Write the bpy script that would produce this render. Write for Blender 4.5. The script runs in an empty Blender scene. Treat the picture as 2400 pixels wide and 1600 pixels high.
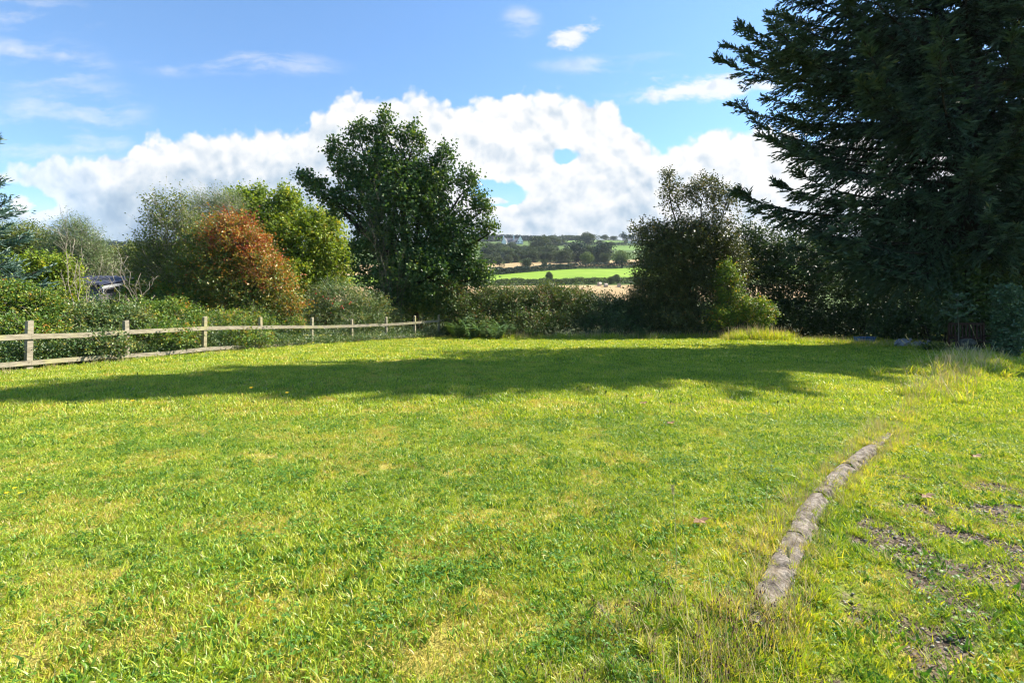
import bpy, math
import numpy as np
from mathutils import Vector

S = bpy.context.scene
COL = S.collection
F, HC, HY = 1150.0, 1.4, 733.0          # focal length in photo pixels, eye height, horizon row

# ------------------------------------------------------------------ camera
cam_d = bpy.data.cameras.new("camera")
cam = bpy.data.objects.new("camera", cam_d); COL.objects.link(cam)
cam.location = (0, 0, HC); cam.rotation_euler = (math.radians(90), 0, 0)
cam_d.sensor_width = 36; cam_d.lens = F / 2400 * 36
cam_d.shift_y = -(800 - HY) / 2400
cam_d.clip_start = 0.05; cam_d.clip_end = 6000
S.camera = cam

# ------------------------------------------------------------------ light
EL, AZ = math.radians(44.3), math.radians(67.3)      # azimuth from +Y towards +X
sd = Vector((math.sin(AZ) * math.cos(EL), math.cos(AZ) * math.cos(EL), math.sin(EL)))
sun_d = bpy.data.lights.new("sun", 'SUN'); sun_d.energy = 5.0; sun_d.angle = math.radians(0.55)
sun_d.color = (1.0, 0.93, 0.80)
sun = bpy.data.objects.new("sun", sun_d); COL.objects.link(sun)
sun.location = (30, 20, 40); sun.rotation_euler = sd.to_track_quat('Z', 'Y').to_euler()
S.view_settings.view_transform = 'Standard'; S.view_settings.look = 'None'
S.view_settings.exposure = 1.5; S.view_settings.gamma = 1.0
S.cycles.max_bounces = 8; S.cycles.diffuse_bounces = 4; S.cycles.transmission_bounces = 4
S.cycles.glossy_bounces = 2; S.cycles.use_denoising = True; S.cycles.pixel_filter_type = 'BLACKMAN_HARRIS'; S.cycles.filter_width = 1.2

HAZE = 0.00011
class NT:
    """small helper for node trees"""
    def __init__(s, tree): s.t = tree; tree.nodes.clear()
    def n(s, typ, props=None, **ins):
        nd = s.t.nodes.new(typ)
        for k, v in (props or {}).items(): setattr(nd, k, v)
        for k, v in ins.items():
            key = int(k[1:]) if k[0] == 'i' and k[1:].isdigit() else k.replace('_', ' ')
            sock = nd.inputs[key]
            if isinstance(v, bpy.types.NodeSocket): s.t.links.new(v, sock)
            else: sock.default_value = v
        return nd
    def m(s, op, a, b=0.0, c=0.0, clamp=False):
        return s.n('ShaderNodeMath', dict(operation=op, use_clamp=clamp), i0=a, i1=b, i2=c).outputs[0]
    def mix(s, f, a, b, typ='RGBA', blend='MIX'):
        nd = s.n('ShaderNodeMix', dict(data_type=typ, blend_type=blend))
        i = {'RGBA': (6, 7, 2), 'FLOAT': (2, 3, 0)}[typ]
        for k, v in ((0, f), (i[0], a), (i[1], b)):
            if isinstance(v, bpy.types.NodeSocket): s.t.links.new(v, nd.inputs[k])
            else: nd.inputs[k].default_value = v if not (typ == 'RGBA' and k and len(v) == 3) else (*v, 1)
        return nd.outputs[i[2]]
    def ramp(s, f, stops, mode='LINEAR'):
        nd = s.n('ShaderNodeValToRGB', i0=f); cr = nd.color_ramp; cr.interpolation = mode
        while len(cr.elements) < len(stops): cr.elements.new(0.5)
        for e, (p, c) in zip(cr.elements, stops): e.position = p; e.color = (*c, 1) if len(c) == 3 else c
        return nd.outputs[0]
    def mapr(s, v, a, b, c=0.0, d=1.0, smooth=False):
        return s.n('ShaderNodeMapRange', dict(interpolation_type='SMOOTHSTEP' if smooth else 'LINEAR'), i0=v, i1=a, i2=b, i3=c, i4=d).outputs[0]
    def noise(s, vec, scale, detail=3.0, rough=0.55, out=0, dist=0.0):
        return s.n('ShaderNodeTexNoise', Vector=vec, Scale=scale, Detail=detail, Roughness=rough, Distortion=dist).outputs[out]

# ------------------------------------------------------------------ sky with cloud bank
def build_world():
    w = bpy.data.worlds.new("World"); S.world = w; w.use_nodes = True
    g = NT(w.node_tree)
    sky = g.n('ShaderNodeTexSky', dict(sky_type='NISHITA', sun_disc=False, sun_elevation=EL, sun_rotation=AZ,
                                       altitude=0, air_density=1.0, dust_density=0.25, ozone_density=2.2))
    tc = g.n('ShaderNodeTexCoord').outputs['Generated']
    sp = g.n('ShaderNodeSeparateXYZ', i0=tc)
    x, y, z = sp.outputs
    yy = g.m('MAXIMUM', y, 0.03)
    u0 = g.m('DIVIDE', x, yy); v0 = g.m('DIVIDE', z, yy)
    p0 = g.n('ShaderNodeCombineXYZ', i0=u0, i1=v0, i2=0.0).outputs[0]
    # domain warp, two scales
    wn = g.n('ShaderNodeVectorMath', dict(operation='SUBTRACT'), i0=g.noise(p0, 6.0, 5.0, 0.6, out=1), i1=(0.5, 0.5, 0.5)).outputs[0]
    wv = g.n('ShaderNodeVectorMath', dict(operation='SCALE'), i0=wn, Scale=0.05).outputs[0]
    pw = g.n('ShaderNodeVectorMath', dict(operation='ADD'), i0=p0, i1=wv).outputs[0]
    ws = g.n('ShaderNodeSeparateXYZ', i0=pw); u, v = ws.outputs[0], ws.outputs[1]
    un = g.mapr(u, -1.1, 1.1)
    def curve(pts):
        nd = g.n('ShaderNodeFloatCurve'); nd.inputs[0].default_value = 1; g.t.links.new(un, nd.inputs[1])
        c = nd.mapping.curves[0]; nd.mapping.use_clip = False
        pp = [(((px - 1200) / F + 1.1) / 2.2, (HY - py) / F) for px, py in pts]
        c.points[0].location = pp[0]; c.points[1].location = pp[-1]
        for q in pp[1:-1]: c.points.new(*q)
        nd.mapping.update(); return nd.outputs[0]
    T1 = curve([(-60, 420), (0, 400), (60, 372), (130, 352), (200, 345), (260, 338), (330, 318), (420, 302), (510, 296), (590, 288), (640, 283), (700, 296),
                (728, 270), (745, 225), (790, 204), (830, 204), (890, 220), (935, 222), (960, 212), (1015, 212), (1050, 228), (1080, 246), (1110, 236), (1150, 224), (1250, 205),
                (1350, 210), (1430, 228), (1480, 270), (1530, 320), (1545, 480), (1560, 640), (2460, 640)])
    T2 = curve([(-60, 690), (1180, 690), (1215, 560), (1235, 460), (1300, 400), (1335, 385), (1400, 374), (1450, 338), (1500, 318), (1600, 310), (1700, 296), (1800, 300), (2000, 280), (2460, 250)])
    def blob(px, py, rx, ry, rot=0.0):
        d = g.n('ShaderNodeVectorMath', dict(operation='SUBTRACT'), i0=pw, i1=((px - 1200) / F, (HY - py) / F, 0)).outputs[0]
        if rot: d = g.n('ShaderNodeVectorRotate', dict(rotation_type='Z_AXIS'), Vector=d, Angle=math.radians(rot)).outputs[0]
        d = g.n('ShaderNodeVectorMath', dict(operation='MULTIPLY'), i0=d, i1=(F / rx, F / ry, 0)).outputs[0]
        l = g.n('ShaderNodeVectorMath', dict(operation='LENGTH'), i0=d).outputs['Value']
        return g.m('SUBTRACT', 1.0, l)
    def mx(*a):
        r = a[0]
        for b in a[1:]: r = g.m('MAXIMUM', r, b)
        return r
    n1 = g.noise(pw, 9.0, 8.0, 0.56)
    n2 = g.noise(g.n('ShaderNodeVectorMath', dict(operation='ADD'), i0=pw, i1=(-0.012, -0.022, 0.0)).outputs[0], 9.0, 6.0, 0.56)
    nb = g.noise(pw, 2.6, 3.0, 0.5)
    vo = g.n('ShaderNodeTexVoronoi', dict(feature='SMOOTH_F1'), Vector=pw, Scale=21.0, Detail=2.0, Roughness=0.52, Smoothness=0.6).outputs['Distance']
    vo2 = g.n('ShaderNodeTexVoronoi', dict(feature='SMOOTH_F1'), Vector=g.n('ShaderNodeVectorMath', dict(operation='ADD'), i0=pw, i1=(-0.010, -0.020, 0.0)).outputs[0], Scale=21.0, Detail=2.0, Roughness=0.52, Smoothness=0.6).outputs['Distance']
    fine = g.m('SUBTRACT', n1, 0.5)
    puff = g.m('SUBTRACT', 0.55, vo)
    dm = g.m('MULTIPLY', g.m('SUBTRACT', T1, v), 16.0)
    dm2 = g.m('MULTIPLY', g.m('SUBTRACT', T2, v), 12.0)
    bank = mx(g.m('MINIMUM', dm, 1.4), g.m('MINIMUM', dm2, 1.0))
    # blue gaps
    holes = mx(g.m('MULTIPLY', blob(1325, 368, 72, 40), 1.9), g.m('MULTIPLY', blob(1165, 450, 120, 60), 2.6), g.m('MULTIPLY', blob(60, 470, 120, 50), 2.6),
               g.m('MULTIPLY', blob(1580, 275, 110, 26), 2.0))
    bank = g.m('SUBTRACT', bank, g.m('MAXIMUM', holes, 0.0))
    det = g.m('ADD', g.m('MULTIPLY', fine, 1.1), g.m('MULTIPLY', puff, 0.75))
    dens = g.m('ADD', g.m('ADD', bank, 0.22), det)
    extra = mx(g.m('MULTIPLY', blob(1345, 80, 78, 40, -25), 1.1), g.m('MULTIPLY', blob(50, 490, 52, 42), 2.2), g.m('MULTIPLY', blob(1160, 470, 40, 14), 1.6), g.m('MULTIPLY', blob(1660, 208, 230, 44, -3), 1.5))
    dens2 = g.m('ADD', extra, g.m('MULTIPLY', g.m('SUBTRACT', g.noise(g.n('ShaderNodeVectorMath', dict(operation='MULTIPLY'), i0=pw, i1=(0.7, 1.5, 1)).outputs[0], 14.0, 8.0, 0.62), 0.52), 4.2))
    n1c = g.mapr(dens, 0.05, 0.42, 0, 1, True)
    left = g.mapr(u, -0.78, -1.02, 0.0, 0.3)
    n1c = g.m('MULTIPLY', n1c, g.m('SUBTRACT', 1.0, left))
    n2c = g.mapr(dens2, 0.15, 1.1, 0, 0.92, True)
    # thin veils high on the left
    st = g.n('ShaderNodeVectorMath', dict(operation='MULTIPLY'), i0=pw, i1=(0.55, 2.2, 1)).outputs[0]
    vn = g.noise(st, 7.0, 6.0, 0.6)
    vb = mx(g.m('MULTIPLY', blob(110, 330, 240, 90), 1.6), blob(1560, 222, 190, 24), blob(80, 30, 210, 60), blob(60, 150, 260, 80), blob(170, 270, 220, 110), blob(560, 150, 300, 40), blob(1220, 60, 60, 50), blob(1480, 150, 260, 30))
    veil = g.m('MULTIPLY', g.m('MULTIPLY', g.mapr(vn, 0.42, 0.68, 0, 1, True), g.mapr(vb, 0.0, 0.6, 0, 1, True)), 0.55)
    mask = mx(n1c, n2c, veil)
    haze = g.mapr(v0, 0.27, 0.13, 0.0, 0.85, True)
    mask = g.m('MAXIMUM', mask, g.m('MULTIPLY', haze, g.mapr(nb, 0.3, 0.6, 0.55, 1.0)))
    # shape of the cloud: lit crests, blue grey hollows
    rel = g.m('ADD', g.m('MULTIPLY', g.m('SUBTRACT', n1, n2), 1.5), g.m('MULTIPLY', g.m('SUBTRACT', vo2, vo), 0.7))
    depth = g.mapr(dens, 0.5, 2.3, 0.0, 1.0)
    low = g.mapr(v, 0.36, 0.17, 0.0, 1.0, True)
    nbig = g.mapr(nb, 0.36, 0.64, -0.2, 0.3, True)
    tl = g.mapr(u, -0.1, -0.9, 0.0, 0.42)
    lum = g.m('ADD', g.m('ADD', rel, 1.02), g.m('MULTIPLY', g.m('ADD', g.m('MULTIPLY', low, 0.72), g.m('ADD', nbig, tl)), g.m('MULTIPLY', depth, -1.25)))
    lum = g.m('MINIMUM', g.m('MAXIMUM', lum, 0.0), 1.0)
    ccol = g.ramp(lum, [(0.0, (0.34, 0.47, 0.62)), (0.35, (0.50, 0.62, 0.74)), (0.7, (0.76, 0.82, 0.88)), (1.0, (0.98, 0.98, 0.97))])
    bg1 = g.n('ShaderNodeBackground', Strength=0.082, Color=g.mix(1.0, sky.outputs[0], (0.78, 0.99, 1.12), blend='MULTIPLY'))
    bg2 = g.n('ShaderNodeBackground', Color=ccol, Strength=0.37)
    front = g.mapr(y, 0.03, 0.15)
    ms = g.n('ShaderNodeMixShader', i0=g.m('MULTIPLY', mask, front), i1=bg1.outputs[0], i2=bg2.outputs[0])
    g.n('ShaderNodeOutputWorld', Surface=ms.outputs[0])
    w.cycles.sampling_method = 'MANUAL'; w.cycles.sample_map_resolution = 512
build_world()

# ------------------------------------------------------------------ mesh helpers
def tag(o, label=None, cat=None, group=None, kind=None):
    if label: o['label'] = label
    if cat: o['category'] = cat
    if group: o['group'] = group
    if kind: o['kind'] = kind
    return o
def empty(name, loc):
    o = bpy.data.objects.new(name, None); COL.objects.link(o); o.location = loc; o.empty_display_size = 0.3; return o
def mesh(name, V, Fc, mats, parent=None, attrs=None, smooth=False, midx=None, link=True):
    """V (n,3); Fc list of (m,k) index arrays; world coordinates (moved into the parent's space)"""
    V = np.asarray(V, dtype=np.float32)
    if parent is not None: V = V - np.array(parent.location, dtype=np.float32)
    if isinstance(Fc, list) and not isinstance(Fc[0], np.ndarray): Fc = np.array(Fc)
    if not isinstance(Fc, list): Fc = [Fc]
    Fc = [np.asarray(f, dtype=np.int32) for f in Fc if len(f)]
    me = bpy.data.meshes.new(name)
    me.vertices.add(len(V)); me.vertices.foreach_set('co', V.ravel())
    li = np.concatenate([f.ravel() for f in Fc]); tot = np.concatenate([np.full(len(f), f.shape[1]) for f in Fc])
    me.loops.add(len(li)); me.loops.foreach_set('vertex_index', li)
    me.polygons.add(len(tot)); st = np.concatenate([[0], np.cumsum(tot)[:-1]])
    me.polygons.foreach_set('loop_start', st.astype(np.int32)); me.polygons.foreach_set('loop_total', tot.astype(np.int32))
    if midx is not None: me.polygons.foreach_set('material_index', np.asarray(midx, dtype=np.int32))
    me.polygons.foreach_set('use_smooth', np.full(len(tot), bool(smooth)))
    for k, a in (attrs or {}).items():
        at = me.attributes.new(k, 'FLOAT', 'POINT'); at.data.foreach_set('value', np.asarray(a, dtype=np.float32))
    me.update(calc_edges=True)
    for mt in (mats if isinstance(mats, list) else [mats]): me.materials.append(mt)
    o = bpy.data.objects.new(name, me)
    if link: COL.objects.link(o)
    if parent is not None: o.parent = parent
    return o
class MB:
    def __init__(s): s.v = []; s.f = {}; s.n = 0; s.a = []
    def add(s, V, Fc, a=0.0):
        V = np.asarray(V, float)
        if isinstance(Fc, list) and not isinstance(Fc[0], np.ndarray):
            Fc = [np.array([f for f in Fc if len(f) == k]) for k in sorted({len(f) for f in Fc})]
        for f in (Fc if isinstance(Fc, list) else [Fc]):
            f = np.asarray(f); s.f.setdefault(f.shape[1], []).append(f + s.n)
        s.v.append(V); s.n += len(V); s.a.append(np.full(len(V), a) if np.isscalar(a) else np.asarray(a))
        return s
    def box(s, c, d, ax=None, a=0.0):
        """box at centre c, half sizes d, ax = 3x3 rows of axes"""
        B = np.array([[i, j, k] for i in (-1, 1) for j in (-1, 1) for k in (-1, 1)], float) * np.array(d)
        A = np.eye(3) if ax is None else np.array(ax)
        return s.add(B @ A + np.array(c), [[0, 1, 3, 2], [4, 6, 7, 5], [0, 4, 5, 1], [2, 3, 7, 6], [0, 2, 6, 4], [1, 5, 7, 3]], a)
    def tube(s, P, R, n=5, a=0.0, cap=True):
        P = np.asarray(P, float); R = np.broadcast_to(np.asarray(R, float), (len(P),))
        T = np.gradient(P, axis=0); T /= np.linalg.norm(T, axis=1, keepdims=True) + 1e-9
        ref = np.array([0, 0, 1.0]) if abs(T[:, 2]).mean() < 0.8 else np.array([0, 1.0, 0])
        A = np.cross(T, ref); A /= np.linalg.norm(A, axis=1, keepdims=True) + 1e-9; B = np.cross(T, A)
        th = np.linspace(0, 2 * np.pi, n, endpoint=False)
        V = P[:, None] + R[:, None, None] * (np.cos(th)[None, :, None] * A[:, None] + np.sin(th)[None, :, None] * B[:, None])
        i = np.arange(len(P) - 1)[:, None] * n; j = np.arange(n)[None]; k = (j + 1) % n
        Q = np.stack([i + j, i + k, i + n + k, i + n + j], -1).reshape(-1, 4)
        fs = [Q]
        V = V.reshape(-1, 3)
        if cap:
            V = np.vstack([V, P[-1], P[0]]); e = (len(P) - 1) * n; c = len(V)
            fs.append(np.array([[e + q, e + (q + 1) % n, c - 2] for q in range(n)] + [[(q + 1) % n, q, c - 1] for q in range(n)]))
        return s.add(V, fs, a)
    def build(s, name, mats, parent=None, smooth=False, attr=True):
        V = np.vstack(s.v); fs = [np.vstack(s.f[k]) for k in sorted(s.f)]
        return mesh(name, V, fs, mats, parent, {'rnd': np.concatenate(s.a)} if attr else None, smooth)
def unit(a): return a / (np.linalg.norm(a, axis=-1, keepdims=True) + 1e-9)
def leaves(P, A, N, L, W, rnd, fold=0.18):
    """folded diamond leaves -> V, F, rnd"""
    n = len(P); A = unit(A); B = unit(np.cross(A, N)); N = np.cross(B, A)
    L = np.broadcast_to(L, (n,))[:, None]; W = np.broadcast_to(W, (n,))[:, None]
    m = P + A * L * 0.45 + N * W * fold
    V = np.stack([P, m + B * W * 0.5, P + A * L, m - B * W * 0.5], 1).reshape(-1, 3)
    b = np.arange(n)[:, None] * 4
    Fc = np.concatenate([b + np.array([[0, 1, 2]]), b + np.array([[0, 2, 3]])])
    return V, Fc, np.repeat(rnd, 4)
def prisms(P, Q, r0, r1):
    """thin three-sided twigs from P to Q"""
    n = len(P); T = unit(Q - P); A = unit(np.cross(T, np.array([0.3, 0.2, 1.0]))); B = np.cross(T, A)
    vs = []
    for c, r in ((P, r0), (Q, r1)):
        r = np.broadcast_to(r, (n,))[:, None]
        for k in range(3):
            t = k * 2.0944; vs.append(c + r * (math.cos(t) * A + math.sin(t) * B))
    V = np.stack(vs, 1).reshape(-1, 3); b = np.arange(n)[:, None] * 6
    Fc = np.concatenate([b + np.array([[i, (i + 1) % 3, 3 + (i + 1) % 3, 3 + i]]) for i in range(3)])
    return V, Fc

_g = np.random.default_rng(7).random((256, 256))
def vnoise(x, y, s=1.0, o=3):
    """smooth value noise 0..1 (numpy)"""
    x = np.asarray(x, float) * s; y = np.asarray(y, float) * s; r = 0; a = 1; t = 0
    for k in range(o):
        xi = np.floor(x).astype(int); yi = np.floor(y).astype(int); fx = x - xi; fy = y - yi
        fx = fx * fx * (3 - 2 * fx); fy = fy * fy * (3 - 2 * fy)
        g00 = _g[xi & 255, yi & 255]; g10 = _g[(xi + 1) & 255, yi & 255]; g01 = _g[xi & 255, (yi + 1) & 255]; g11 = _g[(xi + 1) & 255, (yi + 1) & 255]
        r = r + a * ((g00 * (1 - fx) + g10 * fx) * (1 - fy) + (g01 * (1 - fx) + g11 * fx) * fy); t += a; a *= 0.5
        x = x * 2.03 + 17.1; y = y * 2.03 + 9.7
    return r / t

# ------------------------------------------------------------------ terrain
_PD = np.array([-50, 32, 40, 60, 100, 140, 190, 200, 285, 345, 560, 620, 720, 900, 1000, 1500, 4000.])
_PH = np.array([0, 0, -.9, -1.6, .5, 4.5, 12.2, 14.0, 27.6, 37.5, 73., 85.5, 102, 133, 140, 136, 130.])
KX = lambda y: np.interp(y, [-5, 2.34, 3.28, 4.14, 4.9, 7.5, 11.1, 13.8, 40], [-4.4, 1.22, 1.96, 2.77, 3.6, 6.2, 10.1, 12.9, 40])
FX = lambda y: np.interp(y, [-5, 0, 11.75, 14.05, 16.4, 18.7, 21, 24.6, 26.0, 27.3, 30.5], [-15.5, -14.4, -11.59, -11.04, -10.3, -9.56, -8.58, -6.3, -5.15, -4.08, -1.5])
def terr(x, y):
    x = np.asarray(x, float); y = np.asarray(y, float)
    h = np.interp(y, _PD, _PH)
    for k in (-12, 12): h = h + np.interp(y + k * np.clip((y - 60) / 100, 0, 1), _PD, _PH)
    h = h / 3
    w = np.clip((y - 120) / 300, 0, 1)
    return h + w * 8 * (vnoise(x + 900, y + 900, 0.004, 2) - 0.5)
def zl(x, y):
    """lawn surface"""
    side = np.asarray(x, float) - KX(y)
    edge = np.clip((28.5 - y) / 3, 0, 1)
    return edge * (0.03 + 0.05 * (vnoise(x + 50, y + 50, 0.8, 3) - 0.5) - 0.05 / (1 + np.exp(-side * 14)))
def P(px, py, Y): return np.array([(px - 1200) / F * Y, Y, HC + (HY - py) / F * Y])
def hit(px, py, y0=60.0):
    dx, dz = (px - 1200) / F, (HY - py) / F
    ys = np.concatenate([np.arange(y0, 1300, 1.0)]); d = HC + dz * ys - terr(dx * ys, ys)
    k = np.argmax(d < 0) if (d < 0).any() else len(ys) - 1
    y = ys[k]; return np.array([dx * y, y, float(terr(dx * y, y))])

# ------------------------------------------------------------------ materials
def mat(name):
    m = bpy.data.materials.new(name); m.use_nodes = True; return m, NT(m.node_tree)
def leafmat(name, stops, transl=0.4, rough=0.5, spec=0.4, pscale=0.8, pamt=0.35, tcol=(1.25, 1.15, 0.5)):
    m, g = mat(name)
    a = g.n('ShaderNodeAttribute', dict(attribute_name='rnd')).outputs['Fac']
    pos = g.n('ShaderNodeNewGeometry').outputs['Position']
    n = g.m('MULTIPLY', g.m('SUBTRACT', g.noise(pos, pscale, 3.0), 0.5), pamt * 2)
    c = g.ramp(g.m('ADD', a, n, clamp=True), stops)
    p = g.n('ShaderNodeBsdfPrincipled', Base_Color=c, Roughness=rough, Specular_IOR_Level=spec)
    t = g.n('ShaderNodeBsdfTranslucent', Color=g.mix(1.0, c, tcol, blend='MULTIPLY'))
    ms = g.n('ShaderNodeMixShader', i0=transl, i1=p.outputs[0], i2=t.outputs[0])
    g.n('ShaderNodeOutputMaterial', Surface=ms.outputs[0]); return m
def barkmat(name, c1, c2, sc=14.0):
    m, g = mat(name)
    pos = g.n('ShaderNodeTexCoord').outputs['Object']
    st = g.n('ShaderNodeVectorMath', dict(operation='MULTIPLY'), i0=pos, i1=(1, 1, 0.25)).outputs[0]
    n = g.noise(st, sc, 5.0, 0.65)
    p = g.n('ShaderNodeBsdfPrincipled', Base_Color=g.ramp(n, [(0.3, c1), (0.7, c2)]), Roughness=0.9, Specular_IOR_Level=0.15)
    b = g.n('ShaderNodeBump', Strength=0.6, Distance=0.02, Height=n); g.t.links.new(b.outputs[0], p.inputs['Normal'])
    g.n('ShaderNodeOutputMaterial', Surface=p.outputs[0]); return m
def plain(name, c1, c2, sc=6.0, rough=0.8, bump=0.3, spec=0.3, detail=5.0, stretch=(1, 1, 1), lo=0.35, hi=0.65):
    m, g = mat(name)
    pos = g.n('ShaderNodeNewGeometry').outputs['Position']
    st = g.n('ShaderNodeVectorMath', dict(operation='MULTIPLY'), i0=pos, i1=stretch).outputs[0]
    n = g.noise(st, sc, detail, 0.62)
    p = g.n('ShaderNodeBsdfPrincipled', Base_Color=g.ramp(n, [(lo, c1), (hi, c2)]), Roughness=rough, Specular_IOR_Level=spec)
    if bump:
        b = g.n('ShaderNodeBump', Strength=bump, Distance=0.02, Height=n); g.t.links.new(b.outputs[0], p.inputs['Normal'])
    g.n('ShaderNodeOutputMaterial', Surface=p.outputs[0]); return m

M = {}
M['grass'] = leafmat('grass_blades', [(0.0, (0.07, 0.17, 0.015)), (0.3, (0.19, 0.32, 0.02)), (0.65, (0.38, 0.48, 0.03)), (0.9, (0.58, 0.58, 0.07)), (1.0, (0.64, 0.54, 0.18))], 0.42, 0.42, 0.5, 1.1, 0.5, (1.3, 1.12, 0.35))
M['weed'] = leafmat('weed_leaves', [(0.0, (0.04, 0.12, 0.018)), (0.5, (0.11, 0.25, 0.028)), (1.0, (0.27, 0.40, 0.045))], 0.35, 0.5, 0.3, 2.0, 0.25, (1.3, 1.2, 0.35))
M['straw'] = leafmat('dry_grass', [(0.0, (0.38, 0.27, 0.14)), (0.5, (0.60, 0.48, 0.28)), (0.8, (0.72, 0.62, 0.38)), (1.0, (0.46, 0.50, 0.12))], 0.3, 0.6, 0.3, 2.0, 0.2, (1.1, 1.0, 0.7))
M['moss'] = leafmat('moss_tips', [(0.0, (0.34, 0.31, 0.045)), (0.5, (0.48, 0.40, 0.08)), (1.0, (0.60, 0.42, 0.12))], 0.3, 0.7, 0.2, 2.0, 0.3, (1.1, 1.0, 0.6))
M['maple'] = leafmat('sycamore_leaves', [(0.0, (0.02, 0.055, 0.016)), (0.5, (0.05, 0.112, 0.026)), (0.85, (0.10, 0.175, 0.035)), (1.0, (0.2, 0.24, 0.04))], 0.34, 0.45, 0.45, 0.5, 0.35)
M['hazel'] = leafmat('hazel_leaves', [(0.0, (0.06, 0.12, 0.015)), (0.45, (0.16, 0.25, 0.02)), (0.8, (0.30, 0.38, 0.03)), (1.0, (0.48, 0.38, 0.04))], 0.42, 0.5, 0.35, 0.6, 0.4)
M['red'] = leafmat('autumn_leaves', [(0.0, (0.07, 0.14, 0.02)), (0.38, (0.18, 0.22, 0.03)), (0.58, (0.36, 0.25, 0.035)), (0.76, (0.42, 0.17, 0.035)), (0.9, (0.38, 0.095, 0.03)), (1.0, (0.27, 0.055, 0.028))], 0.38, 0.4, 0.5, 1.5, 0.6, (1.2, 0.95, 0.5))
M['bramble'] = leafmat('bramble_leaves', [(0.0, (0.035, 0.095, 0.018)), (0.45, (0.11, 0.20, 0.03)), (0.75, (0.22, 0.30, 0.04)), (0.92, (0.44, 0.34, 0.04)), (1.0, (0.40, 0.15, 0.04))], 0.36, 0.48, 0.4, 1.2, 0.45)
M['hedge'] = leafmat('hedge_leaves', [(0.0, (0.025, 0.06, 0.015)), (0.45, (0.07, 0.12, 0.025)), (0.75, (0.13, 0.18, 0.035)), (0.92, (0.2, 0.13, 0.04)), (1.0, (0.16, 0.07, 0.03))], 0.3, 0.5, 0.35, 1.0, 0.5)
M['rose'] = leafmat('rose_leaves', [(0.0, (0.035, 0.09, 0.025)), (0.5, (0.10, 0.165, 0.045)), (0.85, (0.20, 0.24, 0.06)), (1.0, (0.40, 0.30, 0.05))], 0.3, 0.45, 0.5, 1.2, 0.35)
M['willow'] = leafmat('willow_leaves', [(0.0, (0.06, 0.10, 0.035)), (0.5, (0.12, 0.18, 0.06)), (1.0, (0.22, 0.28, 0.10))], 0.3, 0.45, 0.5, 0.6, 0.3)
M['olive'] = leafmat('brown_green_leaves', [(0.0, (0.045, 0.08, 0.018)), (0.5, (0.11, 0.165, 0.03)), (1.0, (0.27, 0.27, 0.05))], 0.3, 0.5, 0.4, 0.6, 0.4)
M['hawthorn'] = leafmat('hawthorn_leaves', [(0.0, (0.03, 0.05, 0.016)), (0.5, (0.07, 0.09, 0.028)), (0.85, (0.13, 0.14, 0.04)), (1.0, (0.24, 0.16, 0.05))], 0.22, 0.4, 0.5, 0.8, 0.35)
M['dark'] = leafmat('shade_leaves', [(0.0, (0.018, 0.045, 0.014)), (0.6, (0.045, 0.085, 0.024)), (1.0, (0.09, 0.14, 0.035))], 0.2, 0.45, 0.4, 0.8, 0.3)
M['fern'] = leafmat('fern_fronds', [(0.0, (0.06, 0.13, 0.035)), (0.5, (0.11, 0.20, 0.055)), (1.0, (0.19, 0.28, 0.09))], 0.35, 0.4, 0.6, 1.0, 0.2)
M['ivy'] = leafmat('ivy_leaves', [(0.0, (0.025, 0.06, 0.03)), (0.6, (0.06, 0.12, 0.055)), (1.0, (0.12, 0.18, 0.08))], 0.12, 0.35, 0.6, 1.0, 0.2)
M['spruce'] = leafmat('spruce_needles', [(0.0, (0.020, 0.042, 0.020)), (0.5, (0.038, 0.075, 0.036)), (0.85, (0.07, 0.115, 0.06)), (1.0, (0.15, 0.16, 0.055))], 0.10, 0.5, 0.35, 0.35, 0.35, (1.0, 1.1, 0.6))
M['bluespruce'] = leafmat('blue_spruce_needles', [(0.0, (0.05, 0.11, 0.08)), (0.5, (0.09, 0.17, 0.13)), (1.0, (0.17, 0.25, 0.20))], 0.12, 0.45, 0.5, 0.8, 0.3, (1.0, 1.1, 0.7))
M['farleaf'] = leafmat('distant_leaves', [(0.0, (0.035, 0.06, 0.03)), (0.5, (0.05, 0.08, 0.035)), (1.0, (0.09, 0.11, 0.045))], 0.2, 0.6, 0.2, 0.05, 0.3)
M['farlight'] = leafmat('distant_light_leaves', [(0.0, (0.06, 0.10, 0.035)), (0.5, (0.09, 0.14, 0.045)), (1.0, (0.14, 0.18, 0.06))], 0.25, 0.6, 0.2, 0.05, 0.3)
M['fardark'] = leafmat('distant_dark_leaves', [(0.0, (0.015, 0.035, 0.028)), (0.5, (0.025, 0.05, 0.035)), (1.0, (0.04, 0.07, 0.04))], 0.1, 0.6, 0.2, 0.05, 0.3)
M['bark'] = barkmat('grey_bark', (0.05, 0.042, 0.03), (0.16, 0.14, 0.11))
M['darkbark'] = barkmat('dark_bark', (0.014, 0.013, 0.010), (0.05, 0.044, 0.034))
M['palebark'] = barkmat('pale_twigs', (0.18, 0.15, 0.11), (0.42, 0.37, 0.29))

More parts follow.
